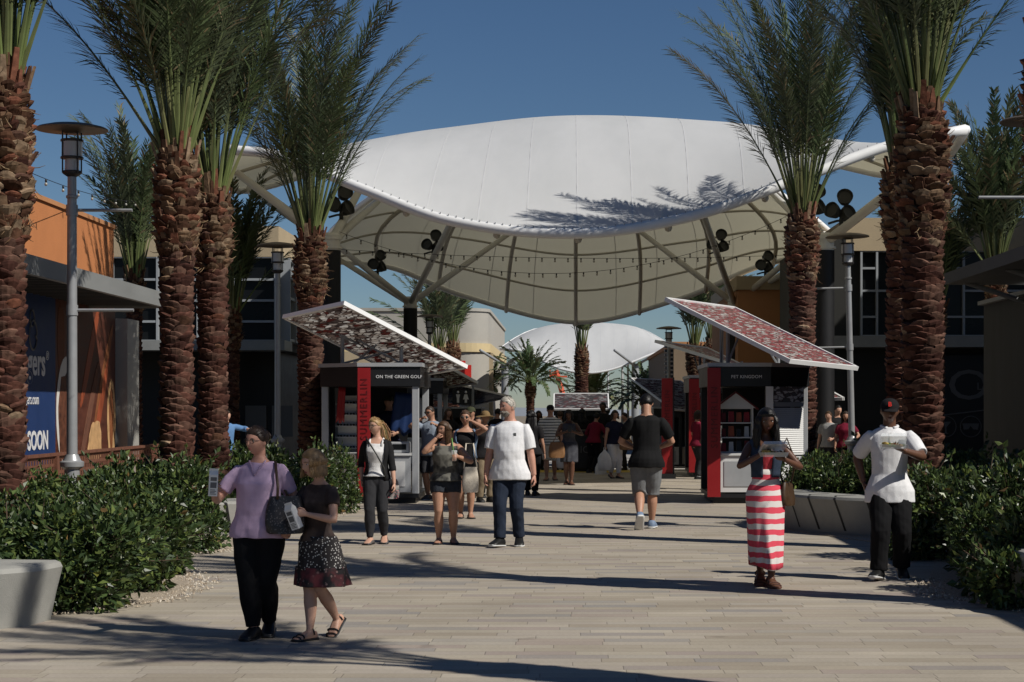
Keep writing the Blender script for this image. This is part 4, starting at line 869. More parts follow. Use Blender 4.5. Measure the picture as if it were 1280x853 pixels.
    # tilted roof with braces
    rq = [V(p)-V((x, y, zb)) for p in roof]; roof_panel(t, rq, rm)
    cen = sum(rq, V())/4; q = MB()
    for k in range(4):
        b = V((s*(.35 if k < 2 else W+.35), .5 if k % 2 else 1.9, 2.47)); 
        best = min(range(1), key=lambda i: 0); n = (rq[1]-rq[0]).cross(rq[3]-rq[0]); zt = rq[0].z-(n.x*(b.x-rq[0].x)+n.y*(b.y-rq[0].y))/n.z
        e = V((b.x, b.y, zt-.03)); 
        if zt-.03 > 2.5: q.tube([b, e], .035, 8)
        e2 = rq[0].lerp(rq[2], .3+.1*k); q.tube([b, e2-V((0, 0, .05))], .022, 6)
    q.build('roof_brace', M['greysteel'], t)
    return t
gk = kiosk('black kiosk signed ON THE GREEN GOLF with a leaf printed roof', -2.62, 33, -1, 'ON THE GREEN GOLF', [(-5.01, 33.2, 3.28), (-3.81, 32, 3.45), (-1.85, 34, 2.42), (-3.05, 35.2, 2.25)], M['roofgrey'], red_at=(.84, 1.06, -.06))
pk = kiosk('black kiosk signed PET KINGDOM with a white shutter and red leaf roof', 2.5, 33, 1, 'PET KINGDOM', [(1.77, 33.8, 3.62), (3.11, 35.2, 3.53), (5.06, 33, 2.37), (3.72, 31.6, 2.46)], M['roofred'], red_at=(-.06, .17, -.06), shutter=True)
kiosk('second red and black kiosk behind the pet kiosk', 2.98, 45.5, 1, 'TIGER LILY F', [(2.22, 47.5, 3.35), (3.6, 48.6, 3.2), (5.4, 46.6, 2.2), (3.95, 45.4, 2.72)], M['roofred'], red_at=(-.06, .2, -.06))
kiosk('black kiosk half hidden behind the golf kiosk', -3.35, 50, -1, 'BRAGHART', [(-5.6, 49.8, 3.3), (-4.4, 48.4, 3.45), (-2.45, 50.6, 2.35), (-3.7, 52, 2.2)], M['roofgrey'])
kiosk('third black kiosk on the left with a dark leaf roof', -3.3, 71, -1, '', [(-7.4, 71, 2.5), (-5.9, 69.6, 2.95), (-2.2, 72.2, 2.1), (-3.9, 73.6, 1.75)], M['roofdark'], zb=LOWZ)
kiosk('far kiosk on the right with a mirror bright leaf roof', 3.4, 74, 1, '', [(2.55, 76, 2.85), (4.6, 77, 2.75), (6.4, 74.6, 1.45), (4.1, 73.6, 1.6)], M['roofgrey'], zb=LOWZ, red_at=(.3, .5, -.06))
# far centre kiosk: roof faces the camera
t = thing('kiosk', 'small kiosk behind the centre palm with a wide printed roof board', 'kiosk', (.55, 78, LOWZ), 0, 'promenade kiosks')
MB().box(-1.0, 1.0, .1, 1.9, .1, .95).build('counter', M['kblack'], t); MB().box(-1.15, 1.15, 0, 2, 2.1, 2.32).build('header', M['kblack'], t)
for px, py in ((-1.02, .1), (1.02, .1), (-1.02, 1.9), (1.02, 1.9)): MB().box(px-.06, px+.06, py-.06, py+.06, 0, 2.1).build('post', M['kblack'], t)
MB().box(-.9, .9, 1.84, 1.9, .95, 2.1).build('back_wall', M['vdark'], t)
roof_panel(t, [(-1.13, -.5, 2.35), (1.13, -.5, 2.35), (1.13, .9, 3.0), (-1.13, .9, 3.0)], M['roofdark'])
# red free-standing sign panels between the right kiosks
for x, y, l in ((2.35, 44.6, 'red upright panel left of the second right kiosk'),):
    t = thing('sign_panel', l, 'sign', (x, y, 0)); p_ = MB().box(-.13, .13, -.05, .05, .12, 2.38).build('red_panel', M['red'], t); MB().box(.132, .17, -.06, .06, 0, 2.4).build('frame', M['kblack'], t); MB().box(-.2, .2, -.14, .14, 0, .115).build('base', M['kblack'], t)
    q = MB(); q.text('SUMMERLIN', .17, (.06, -.053, 2.1), xd=(0, 0, 1), yd=(-1, 0, 0), align='RIGHT', spacing=1.2); q.build('lettering', M['redletter'], p_)
# restroom sign on a post
t = thing('restroom_sign', 'black restroom sign with two white figures on a post', 'sign', (X(578, 53), 53, -.15))
MB().box(.27, .33, -.03, .03, 0, 2.45).build('post', M['greysteel'], t); sp_ = MB().box(-.28, .26, -.04, .04, 1.92, 2.34).build('sign_board', M['kblack'], t)
q = MB()
for dx in (-.12, .10):
    q.lathe([(.014, 0), (.034, .02), (.034, .05), (.014, .07)], 10, (dx, -.046, 2.235)); M4 = Matrix.Translation((dx, -.046, 2.105)) @ Matrix.Scale(.66, 4) @ Matrix.Rotation(pi/2, 4, 'X')
    q.prism([(-.09, .16), (.09, .16), (.05, -.02), (.05, -.2), (-.05, -.2), (-.05, -.02)] if dx < 0 else [(-.06, .16), (.06, .16), (.12, -.06), (.05, -.06), (.05, -.2), (-.05, -.2), (-.05, -.06), (-.12, -.06)], -.006, .006, M=M4)
q.build('figure_icon', M['sign'], sp_)
# ice bin
t = thing('ice_bin', 'dark bin lettered ICE behind the woman in the grey dress', 'bin', (X(735, 50), 49.6, 0))
MB().box(-.42, .42, -.3, .3, .06, 1.02, bev=.03).build('body', M['kblack'], t); MB().box(-.45, .45, -.33, .33, 1.02, 1.1, bev=.02).build('lid', M['black'], t)
MB().box(-.36, .36, -.25, .25, 0, .06).build('foot', M['black'], t)
q = MB(); q.text('ICE', .26, (-.22, -.303, .5)); q.build('lettering', M['signgrey'], t)

# kiosk goods ------------------------------------------------------
# golf kiosk: accessory rack seen through the chamfer opening
rk = thing('display_rack', 'white accessory rack inside the golf kiosk', 'rack', (-3.95, 34.0, .88), radians(-20))
MB().box(-.26, .26, .05, .08, .0, 1.02).build('back_panel', M['white'], rk)
for k in range(5): MB().box(-.26, .26, -.06, .048, .06+k*.2, .075+k*.2).build('shelf', M['white'], rk)
fm = MB(); fm.ellipsoid((-.03, 0, .016), .026, .012, .02, 8, 6); fm.ellipsoid((.03, 0, .016), .026, .012, .02, 8, 6); fm.tube([(-.005, -.004, .02), (.005, -.004, .02)], .004, 4); fm = fm.mesh('sunglasses', [M['fixture']], True)
R3 = Matrix.Rotation(radians(-20), 4, 'Z')
for k in range(5):
    for i in range(4):
        o = link('sunglasses', fm); o.location = R3 @ V((-.19+i*.127, -.02, .078+k*.2))+V((-3.95, 34.0, .88)); o.rotation_euler = (0, 0, radians(-20)); tag(o, 'dark sunglasses lined up on the white rack in the golf kiosk', 'sunglasses', 'sunglasses on the rack')
def hang_cloth(label, x, y, z, w_, h, m, rz=0, name='hanging_cloth'):
    q = MB(); n = 10; vs = []
    for j in range(8):
        for i in range(n+1):
            u = i/n-.5; vs.append(V((u*w_*(1-.25*j/7*0+.15*j/7), .02*sin(i*1.9+j*.2)*(j/7), -h*j/7*(1+.06*sin(i*1.3)))))
    q.add(vs, [(j*(n+1)+i, j*(n+1)+i+1, (j+1)*(n+1)+i+1, (j+1)*(n+1)+i) for j in range(7) for i in range(n)]); o = q.build(name, m, None, True); o.location = (x, y, z); o.rotation_euler = (0, .12, rz); s_ = o.modifiers.new('s', 'SOLIDIFY'); s_.thickness = .008; tag(o, label, 'cloth')
hang_cloth('red cloth hanging in the golf kiosk opening', -4.02, 33.5, 2.05, .18, .62, M['red'], radians(-40))
t = thing('price_box', 'small grey till box on the golf kiosk counter', 'box', (-2.95, 33.22, .88)); MB().box(-.2, .16, -.1, .12, 0, .2, bev=.015).build('case', M['kgrey'], t); MB().box(-.14, .10, -.104, -.1005, .06, .16).build('screen', M['glass'], t)
# pet kiosk: gabled display house with shelves and bags
t = thing('display_shelf', 'white gabled display shelf inside the pet kiosk', 'shelf', (2.98, 33.55, .88)); H0 = .0
for xx in (-.31, .29): MB().box(xx, xx+.025, -.13, .13, 0, .8).build('side_panel', M['white'], t)
for z in (.0, .26, .52, .78): MB().box(-.283, .287, -.13, .13, z, z+.02).build('shelf', M['white'], t)
MB().prism([(-.36, .80), (.36, .80), (0, 1.06)], -.16, -.13, M=Matrix.Rotation(pi/2, 4, 'X') @ Matrix.Scale(-1, 4, (0, 0, 1))).build('gable', M['white'], t)
q = MB(); q.add([(-.40, -.2, .79), (0, -.2, 1.09), (0, .14, 1.09), (-.40, .14, .79), (-.40, -.2, .76), (0, -.2, 1.06), (0, .14, 1.06), (-.40, .14, .76)], [(0, 1, 2, 3), (7, 6, 5, 4), (0, 4, 5, 1), (3, 2, 6, 7), (0, 3, 7, 4)]); q.add([(.40, -.2, .79), (0, -.2, 1.092), (0, .14, 1.092), (.40, .14, .79), (.40, -.2, .76), (0, -.2, 1.062), (0, .14, 1.062), (.40, .14, .76)], [(3, 2, 1, 0), (4, 5, 6, 7), (1, 5, 4, 0), (7, 6, 2, 3), (4, 7, 3, 0)]); q.build('roof', M['redletter'], t)
random.seed(9)
for z in (.02, .28, .54):
    for i in range(4):
        w_, h = random.uniform(.08, .11), random.uniform(.12, .2); c = random.choice(['black', 'red', 'white', 'wood2', 'kgrey', 'redletter']); q = MB(); q.prism([(-w_/2, -.03), (w_/2, -.03), (w_/2, .03), (-w_/2, .03)], 0, h, top=[(-w_*.42, -.012), (w_*.42, -.012), (w_*.42, .012), (-w_*.42, .012)]); o = q.build('pet_food_bag', M[c]); o.location = (2.98-.21+i*.137, 33.5, .88+z); tag(o, 'small upright pet food bag on the gabled shelf', 'bag', 'pet food bags on the gabled shelf')
# second right kiosk: pale boxes and red clothes
t = thing('storage_box', 'white storage box on the counter of the second right kiosk', 'box', (3.5, 45.8, .88)); MB().box(-.35, .3, -.1, .25, 0, .32, bev=.02).build('case', M['white'], t); MB().box(-.37, .32, -.12, .27, .322, .36, bev=.01).build('lid', M['white'], t)
hang_cloth('red garment hanging in the second right kiosk', 3.4, 46.2, 1.95, .3, .7, M['red'])
hang_cloth('dark garment hanging in the golf kiosk back', -2.95, 34.3, 1.95, .4, .75, M['blue'], 0)
hang_cloth('white garment hanging in the kiosk behind the golf kiosk', -3.9, 50.5, 1.95, .35, .6, M['white'], 0)
# small patio things at the left rear
t = thing('patio_umbrella', 'small roof corner of another kiosk seen right of the red roof', 'kiosk roof', (0, 0, 0)); t.name = 'kiosk_roof'
roof_panel(t, [(X(1029, 47), 47, Z(485, 47)), (X(1054, 45), 45, Z(499, 45)), (X(1029, 45.2), 45.2, Z(500, 45)), (X(1000, 47), 47, Z(487, 47))], M['roofred']); MB().lathe([(.05, 0), (.05, 1.9)], 10, (X(1027, 46), 46, 0)).build('post', M['greysteel'], t)
# ================================================================== PEOPLE
SK = {'fair': mat('skin_fair', (.50, .29, .205), .5, .08, 30, .05, 300), 'tan': mat('skin_tan', (.40, .215, .14), .5, .08, 30, .05, 300), 'rosy': mat('skin_rosy', (.48, .25, .18), .5, .08, 30, .05, 300),
      'brown': mat('skin_brown', (.11, .05, .03), .42, .1, 30, .05, 300), 'dark': mat('skin_dark', (.12, .058, .036), .4, .1, 30, .05, 300)}
M['eyewhite'] = mat('eye_white', (.55, .52, .5), .2, .02); M['iris'] = mat('eye_iris', (.02, .015, .012), .15, .1); M['lip'] = mat('lips', (.30, .095, .08), .4, .1, 40); M['lipd'] = mat('dark_lips', (.10, .035, .03), .4, .1, 40)
M['hair'] = mat_attr('hair', .5, 0, .35, .3, 30)
HAIRC = {'dark': (.030, .018, .012), 'black': (.008, .007, .007), 'blonde': (.30, .19, .085), 'brown': (.065, .035, .018), 'grey': (.40, .37, .32), 'dkblonde': (.20, .125, .06)}
C_ = {'lilac': cloth('lilac_cotton', (.50, .36, .50)), 'blacktrouser': cloth('black_trousers', (.008, .008, .009)), 'browntop': cloth('dark_brown_knit', (.026, .014, .012)), 'whitetank': cloth('white_cotton', (.68, .67, .66)), 'whitetee': cloth('white_tee', (.70, .70, .71)),
      'cardigan': cloth('black_cardigan', (.014, .014, .015)), 'charcoal': cloth('charcoal_jeans', (.030, .030, .033)), 'denim': cloth('dark_denim', (.018, .025, .042), .85, .35, .25), 'shortdenim': cloth('faded_black_denim', (.03, .034, .042), .85, .35, .3), 'blacktee': cloth('black_tee', (.010, .010, .0105)), 'greyshort': cloth('grey_shorts', (.16, .165, .17)),
      'bluegrey': cloth('blue_grey_tee', (.24, .28, .34)), 'charshort': cloth('charcoal_shorts', (.05, .05, .055)), 'vest': cloth('denim_vest', (.035, .05, .08), .85, .35, .3), 'beigeshort': cloth('beige_shorts', (.50, .45, .37)), 'burgundy': cloth('burgundy_jacket', (.16, .012, .03)), 'navy': cloth('navy_top', (.014, .015, .034)),
      'whitejean': cloth('white_jeans', (.66, .65, .66)), 'olive': cloth('olive_cap', (.05, .055, .03)), 'dark': cloth('dark_shirt', (.014, .013, .014)), 'khaki': cloth('khaki', (.22, .17, .11)), 'straw': cloth('straw', (.20, .13, .06)), 'coral': cloth('coral_bandeau', (.55, .06, .08)), 'blueshirt': cloth('light_blue_shirt', (.10, .20, .38)), 'greycloth': cloth('grey_shirt', (.3, .3, .3)), 'vdenim': cloth('light_denim', (.13, .18, .26), .85, .3, .25)}
C_['graphic'] = mat_cells('black_graphic_top', [(.018, .018, .017), (.018, .018, .017), (.13, .125, .105)], 12)
C_['printskirt'] = mat_cells('spotted_skirt', [(.50, .48, .45), (.018, .014, .014)], 55)
C_['printhem'] = mat_cells('patterned_hem', [(.2, .13, .12), (.015, .012, .013), (.14, .025, .03)], 30)
C_['printtop'] = mat_cells('printed_brown_top', [(.028, .016, .013), (.028, .016, .013), (.075, .05, .04)], 20)
C_['redstripe'] = mat_stripes('red_white_striped_jersey', (.62, .055, .09), (.62, .58, .55), .104, .5, wob=.028)
C_['polostripe'] = mat_stripes('striped_polo', (.60, .60, .57), (.06, .065, .07), .065, .66)
C_['greydress'] = mat_cells('grey_patterned_dress', [(.085, .085, .10), (.045, .047, .058), (.03, .032, .042)], 60)
SH_ = {'black': mat('black_shoe', (.012, .012, .012), .45, .1, 20), 'grey': mat('grey_shoe', (.10, .09, .085), .7, .1, 20), 'sole': mat('white_sole', (.55, .55, .53), .6, .05, 20), 'brown': mat('brown_sandal', (.09, .03, .018), .5, .1, 20), 'blue': mat('blue_sneaker', (.16, .22, .32), .6, .2, 20), 'tan': mat('tan_flat', (.16, .10, .07), .6, .1, 20)}

def remesh(mb, vox, smooth=2, fac=.5):
    me = mb.mesh('tmp', M['white']); o = bpy.data.objects.new('tmp', me); COL.objects.link(o)
    r = o.modifiers.new('r', 'REMESH'); r.mode = 'VOXEL'; r.voxel_size = vox; r.adaptivity = 0
    s = o.modifiers.new('s', 'SMOOTH'); s.iterations = smooth; s.factor = fac
    dg = bpy.context.evaluated_depsgraph_get(); m2 = bpy.data.meshes.new_from_object(o.evaluated_get(dg))
    vs = [v.co.copy() for v in m2.vertices]; fs = [tuple(p.vertices) for p in m2.polygons]; ns = [v.normal.copy() for v in m2.vertices]
    bpy.data.objects.remove(o); bpy.data.meshes.remove(me); bpy.data.meshes.remove(m2)
    return vs, fs, ns
def ik(a, b, l1, l2, hint):
    d = b-a; L = min(d.length, (l1+l2)*.9985); d.normalize(); b2 = a+d*L
    x = (l1*l1-l2*l2+L*L)/(2*L); h = sqrt(max(0, l1*l1-x*x)); hv = hint-d*hint.dot(d); hv.normalize()
    return a+d*x+hv*h, b2
def tubeR(pts, radii, side=V((1, 0, 0)), n=14):
    """rings along a polyline, radii = (side, front) pairs; keeps a steady frame"""
    rings = []; m = len(pts)
    for i, p in enumerate(pts):
        t = (pts[min(i+1, m-1)]-pts[max(i-1, 0)]).normalized(); s = side-t*side.dot(t)
        if s.length < 1e-3: s = V((0, 1, 0))-t*t.y
        s.normalize(); f = t.cross(s); rx, ry = radii[i] if hasattr(radii[i], '__len__') else (radii[i], radii[i])
        rings.append([p+s*(rx*cos(2*pi*k/n))+f*(ry*sin(2*pi*k/n)) for k in range(n)])
    return rings
def lerpt(tab, z):
    if z <= tab[0][0]: return tab[0][1:]
    for a, b in zip(tab, tab[1:]):
        if z <= b[0]: f = (z-a[0])/(b[0]-a[0]); return tuple(x+(y-x)*f for x, y in zip(a[1:], b[1:]))
    return tab[-1][1:]
TORSO = {'m': [(.46, .070, .056, .004), (.50, .092, .066, .005), (.55, .089, .062, 0), (.61, .082, .058, -.004), (.67, .086, .062, -.006), (.73, .097, .066, -.006), (.77, .102, .062, -.002), (.80, .100, .052, .004), (.822, .080, .040, .008), (.84, .044, .034, .010), (.855, .035, .033, .008)],
         'f': [(.46, .074, .060, .006), (.50, .098, .070, .008), (.54, .095, .064, .004), (.60, .076, .054, -.002), (.65, .076, .055, -.005), (.70, .085, .066, -.014), (.735, .090, .070, -.018), (.77, .090, .056, -.006), (.80, .088, .046, .003), (.822, .070, .036, .008), (.84, .038, .030, .010), (.855, .030, .029, .008)]}
def head_pt(u, nose=1.0, jaw=.34):
    """unit direction -> point of a head of half height 1 (face towards -y)"""
    x, y, z = u.x*.70, u.y*.86, u.z
    if z < 0:
        k = -z; x *= 1-jaw*k**1.4
        if y > 0: y *= 1-.62*k**.8
        else: y *= 1-.10*k
    else: x *= 1+.04*sin(z*pi); 
    if u.y < 0:
        f = -u.y
        y *= 1-.05*f*(1-abs(z))                       # flatter face
        prof = 0 
        if -.34 < z < .2: prof = (.2-z)/.5 if z > -.26 else max(0, (z+.34)/.08)*.92
        y -= .23*nose*math.exp(-(x/(.085+.06*max(0, -z)))**2)*max(0, prof)*f
        y += .075*math.exp(-((abs(x)-.29)/.13)**2-((z-.09)/.10)**2)*f      # sockets
        y -= .035*math.exp(-((abs(x)-.26)/.2)**2-((z-.26)/.09)**2)*f       # brow
        y -= .045*math.exp(-(x/.2)**2-((z+.50)/.10)**2)*f                  # lips
        y += .03*math.exp(-(x/.22)**2-((z+.66)/.06)**2)*f
        y -= .06*math.exp(-(x/.2)**2-((z+.84)/.12)**2)*f                   # chin
        y -= .03*math.exp(-((abs(x)-.42)/.14)**2-((z+.16)/.16)**2)*f       # cheeks
    return V((x, y, z))
def head_mesh(mb, Mh, hh, ear=True):
    n, m = 40, 30; rings = []
    for i in range(m+1):
        ph = pi*(i+(.15 if i == 0 else -.15 if i == m else 0))/m-pi/2
        rings.append([Mh @ (head_pt(V((cos(ph)*cos(2*pi*k/n), cos(ph)*sin(2*pi*k/n), sin(ph))))*hh) for k in range(n)])
    mb.loft(rings)
    if ear:
        for s in (-1, 1):
            R = Matrix.Rotation(s*.35, 3, 'Z'); q = MB(); q.ellipsoid((0, 0, 0), .07*hh, .16*hh, .26*hh, 10, 8, R); mb.add([Mh @ (p+V((s*.70*hh, .10*hh, -.04*hh))) for p in map(V, q.v)], q.f)
HL = [(0, .50, .0), (25, .50, .0), (50, .40, 0), (68, .12, 0), (84, -.06, 0), (100, -.22, 0), (130, -.42, 0), (180, -.58, 0)]
def hair_cap(mb, Mh, hh, col, rnd, thick=.10, hl=HL, top=None):
    n, m = 64, 34; P = []; K = []
    for i in range(m+1):
        ph = -pi/2+pi*i/m; r = []; kk = []
        for k in range(n):
            a = 2*pi*k/n; u = V((cos(ph)*cos(a), cos(ph)*sin(a), sin(ph))); ang = abs(math.degrees(atan2(u.x, -u.y))); z0 = lerpt(hl, ang)[0]
            w = max(0, min(1, (u.z-z0)/.16)); nz = noise.noise(V((u.x*3, u.y*3, u.z*7+a)))
            p = head_pt(u)*hh; d = V((u.x, u.y, u.z*.8)).normalized(); r.append(Mh @ (p+d*hh*(thick*w*(1+.18*nz)-.03*(1-w)))); kk.append(w)
        P.append(r); K.append(kk)
    fs = []; 
    for i in range(m):
        for k in range(n):
            j = (k+1) % n
            if max(K[i][k], K[i][j], K[i+1][k], K[i+1][j]) > .02: fs.append((i*n+k, i*n+j, i*n+n+j, i*n+n+k))
    vs = [p for r in P for p in r]; used = sorted({i for f in fs for i in f}); mp = {o: q for q, o in enumerate(used)}
    mb.add([vs[i] for i in used], [tuple(mp[i] for i in f) for f in fs], col)
def strands(mb, Mh, hh, col, rnd, length, n=150, ang0=55, out=1.10, wave=.02, back=.02, r0=.0065, down=None, part=0):
    dz = V((0, 0, -1))
    for i in range(n):
        ang = radians(rnd.uniform(ang0, 360-ang0)); zs = rnd.uniform(-.05, .92); rr = sqrt(max(.02, 1-zs*zs)); u = V((rr*sin(ang), -rr*cos(ang), zs)); p0 = Mh @ (head_pt(u)*hh*1.06)
        u1 = V((sin(ang)*.99, -cos(ang)*.99, -.12)); a = head_pt(u1)*hh*out*rnd.uniform(.98, 1.10); p1 = Mh @ a
        L = length*rnd.uniform(.8, 1.06); bk = V((sin(ang)*.02, .5*back, 0)); ph = rnd.uniform(0, 6.28); pts = [p0, p0.lerp(p1, .5)+(Mh.to_3x3() @ V((u.x, u.y, .3)))*hh*.13, p1]
        for k in range(1, 6):
            f = k/5; pts.append(p1+dz*L*f+bk*f+V((sin(ph+f*5)*wave, cos(ph+f*4)*wave*.6, 0)))
        k = rnd.uniform(.75, 1.3); c = tuple(min(1, x*k) for x in col); mb.tube(pts, [r0, r0*1.25, r0*1.25, r0*1.2, r0*1.15, r0, r0*.8, r0*.3], 4, c)
def short_strands(mb, Mh, hh, col, rnd, n=260, l=.035, hl=HL, dirn=V((0, .6, -.3))):
    for i in range(n):
        u = V((rnd.gauss(0, 1), rnd.gauss(0, 1), rnd.gauss(.3, 1))).normalized(); ang = abs(math.degrees(atan2(u.x, -u.y)))
        if u.z < lerpt(hl, ang)[0]+.05: continue
        p = head_pt(u)*hh*1.045; d = (dirn-u*dirn.dot(u)*.95+u*.04+V((rnd.gauss(0, .12), rnd.gauss(0, .14), rnd.gauss(0, .14)))*dirn.length).normalized(); k = rnd.uniform(.82, 1.2)
        mb.tube([Mh @ p, Mh @ (p+d*l*.5+u*.006), Mh @ (p+d*l)], [.0024, .0022, .0006], 3, tuple(min(1, x*k) for x in col))
def hand(mb, wrist, d, pn, side, s, curl=.5, spread=.12, thumb=.6):
    """palm + five fingers. d = direction of the hand, pn = palm normal, side = +1 if the thumb lies on d x pn"""
    d = d.normalized(); pn = (pn-d*pn.dot(d)).normalized(); ac = d.cross(pn)*side      # ac points to the thumb side
    q = lambda a, b, c: wrist+(ac*a+d*b+pn*c)*s
    n = 10; rings = []
    for t, w_, h, off in ((-.012, .024, .019, 0), (.015, .030, .019, .002), (.045, .039, .016, .002), (.075, .041, .014, 0), (.092, .037, .011, 0)):
        rings.append([q(off+w_*cos(2*pi*k/n), t, h*sin(2*pi*k/n)) for k in range(n)])
    mb.loft(rings)
    for j, (a, l) in enumerate(((.030, .070), (.010, .078), (-.011, .072), (-.031, .056))):
        base = V((a, .080, 0)); ang = 0; p = base; pts = [p]; fd = spread*a*12
        for k, seg in enumerate((.46, .30, .24)):
            ang += curl*(1.0 if k == 0 else 1.15 if k == 1 else .7)*(1+.1*j); p = p+V((sin(fd)*cos(ang), cos(ang)*cos(fd), sin(ang)))*l*seg; pts.append(p)
        mb.tube([q(*x) for x in pts], [.0098*s, .0092*s, .0082*s, .0055*s], 7)
    pts = [V((.026, .018, .004)), V((.047, .040, .008+.012*thumb)), V((.054, .066, .012+.03*thumb)), V((.050, .090, .014+.042*thumb))]; mb.tube([q(*x) for x in pts], [.013*s, .0118*s, .0100*s, .0065*s], 7)
def person(label, x, y, H, yaw=0, sex='m', fat=1.0, belly=0.0, skin='fair', vox=.011, lean=0, side=0, twist=0, drop=0, legs=((-.05, .02, 0), (.05, -.02, 0)), toes=(8, 8), kneeh=V((0, -1, 0)), arms=None, curl=(.5, .5), palm=(None, None), head=(0, 0, 0), wear=(), hair=None, shoes=None, face=True, glasses=None, cap=None, beard=None, zb=0, group=None, seated=None, head_scale=1.0, lipm='lip'):
    rnd = random.Random(int(abs(x*131+y*17)*10)); t = thing('person', label, 'person', (x, y, zb), radians(yaw), group)
    pz = (.53-drop)*H; Pp = V((0, 0, pz)); R = Matrix.Rotation(radians(twist), 3, 'Z') @ Matrix.Rotation(radians(side), 3, 'Y') @ Matrix.Rotation(radians(lean), 3, 'X')
    def tp(fx, fy, fz):
        k = max(0, min(1, (fz-.50)/.10)); p = V((fx*H, fy*H, (fz-.53)*H)); return Pp+p.lerp(R @ p, k)
    T = TORSO[sex]; Tx = R @ V((1, 0, 0))
    def ring(z, e=0, wf=1, n=22, hw=None, hd=None):
        w_, d_, yo = lerpt(T, z); ff = fat if z < .80 else 1+(fat-1)*.5; g = math.exp(-((z-.62)/.075)**2)*belly
        w2 = (w_*ff+g*.25)*H*wf+e if hw is None else hw; d2 = (d_*ff+g*.6)*H*wf+e if hd is None else hd; yo -= g*.45
        return [tp((w2*cos(a))/H, yo+(d2*sin(a)*(1 if sin(a) > 0 else 1))/H, z) for a in [2*pi*k/n for k in range(n)]]
    def sz(z, e):
        w_, d_, yo = lerpt(T, z); ff = fat; g = math.exp(-((z-.62)/.075)**2)*belly; a = max(0, min(1, (.585-z)/.075)); f3 = 1+(fat-1)*.8
        hw_ = (.05*fat+.0635*f3)*H+e+.006+(.010*H if z < .5 else 0)*(e > .015); return max((w_*ff+g*.25)*H+e, (w_*ff*H+e)*(1-a)+hw_*a), (d_*ff+g*.6)*H+e+a*.026*H
    sh = (.105 if sex == 'm' else .094)*(1+(fat-1)*.6); SHd = [tp(s*sh, .004, .789) for s in (-1, 1)]; HIP = [V((s*.050*H*fat, .004*H, pz-.015*H)) for s in (-1, 1)]
    # legs
    ANK, KN, FD, PIT = [], [], [], []
    for i, (lx, ly, pit) in enumerate(legs):
        pr = radians(pit); az = (.04*cos(pr)+(.095*sin(pr) if pit > 0 else .045*sin(-pr)))*H; a = V((lx*H, ly*H, az)); k, a2 = ik(HIP[i], a, .247*H, .24*H, kneeh if not hasattr(kneeh[0], '__len__') else V(kneeh[i]))
        KN.append(k); ANK.append(a2); to = radians(toes[i])*(1 if i else -1); FD.append(V((sin(to), -cos(to), 0))); PIT.append(pr)
    # arms
    EL_, WR = [], []
    arms = arms or ((-.15, -.03, .47, (-.3, 1, 0)), (.15, -.03, .47, (.3, 1, 0)))
    for i, (hx, hy, hz, hint) in enumerate(arms):
        e, w_ = ik(SHd[i], V((hx*H, hy*H, hz*H)), .172*H, .150*H, V(hint)); EL_.append(e); WR.append(w_)
    f2 = 1+(fat-1)*.8
    def arm_pts(i, r, a=0, b=1, e=0):       # a..b in 0..2 (shoulder, elbow, wrist)
        S, E, W = SHd[i], EL_[i], WR[i]; tab = [(0, .0285), (.25, .031), (.6, .0265), (1, .0225), (1.2, .0245), (1.45, .022), (2, .0150)]; pts = []; rad = []
        inn = V((-1 if i else 1, 0, 0)); n = max(3, int((b-a)*7))
        if a == 0: pts.append(S+(R @ inn)*.035*H+V((0, 0, .004*H))); rad.append((.022*H*f2)*min(r, 1.1)+e)
        for k in range(n+1):
            q = a+(b-a)*k/n; p = S.lerp(E, q) if q < 1 else E.lerp(W, q-1); pts.append(p); rad.append(lerpt(tab, q)[0]*H*(f2 if sex == 'f' or fat > 1 else 1)*(1.06 if sex == 'm' else .94)*r+e)
        return pts, rad
    def leg_pts(i, a, b, r=1, e=0, tab=None):
        h, k, an = HIP[i], KN[i], ANK[i]; tab = tab or [(0, .060), (.25, .058), (.6, .047), (.95, .036), (1.1, .034), (1.35, .038), (1.6, .031), (1.9, .0205), (2, .020)]; pts = []; rad = []; n = max(4, int((b-a)*9))
        for j in range(n+1):
            q = a+(b-a)*j/n; p = h.lerp(k, q) if q < 1 else k.lerp(an, q-1)
            if q > 1: p = p+V((0, .010*H*sin((q-1)*pi), 0))
            pts.append(p); rad.append(lerpt(tab, q)[0]*H*(f2 if q < 1 else 1+(f2-1)*.6)*(1+(r-1)*min(1, q/.7))+e)
        return pts, rad
    def foot(i, e=0, n=12, sole=False, top=1.0):
        f = FD[i]; s = V((-f.y, f.x, 0))*1.0; A = ANK[i]; up = V((0, 0, 1)); p = PIT[i]; rot = Matrix.Rotation(p, 3, s) if True else None
        ax = f.cross(up); rot = Matrix.Rotation(-p, 3, ax); rings = []
        for (yy, w_, h) in ((-.046, .012, .030), (-.040, .022, .046), (-.01, .025, .056), (.03, .026, .046), (.065, .030, .031), (.09, .029, .022), (.105, .020, .016), (.110, .010, .010)):
            c = f*(yy*H); w2, h2 = w_*H+e, h*H*top+e; z0 = -.04*H; r = []
            if sole: h2 = .016*H; w2 += .003; z0 -= .003
            for k in range(n):
                a = 2*pi*k/n; ca, sa = cos(a), sin(a); zz = z0+h2*(.5+.5*max(-1, min(1, sa*1.25))); r.append(A+rot @ (c+f*((.006 if sole else 0)*(1 if yy > 0 else -1))+ax*(w2*ca)+up*zz))
            rings.append(r)
        return rings
    # head frame
    hh = .0665*H*head_scale; hc = tp(0, -.012, .868)+V((0, 0, .064*H*head_scale)); nk = tp(0, .006, .85)
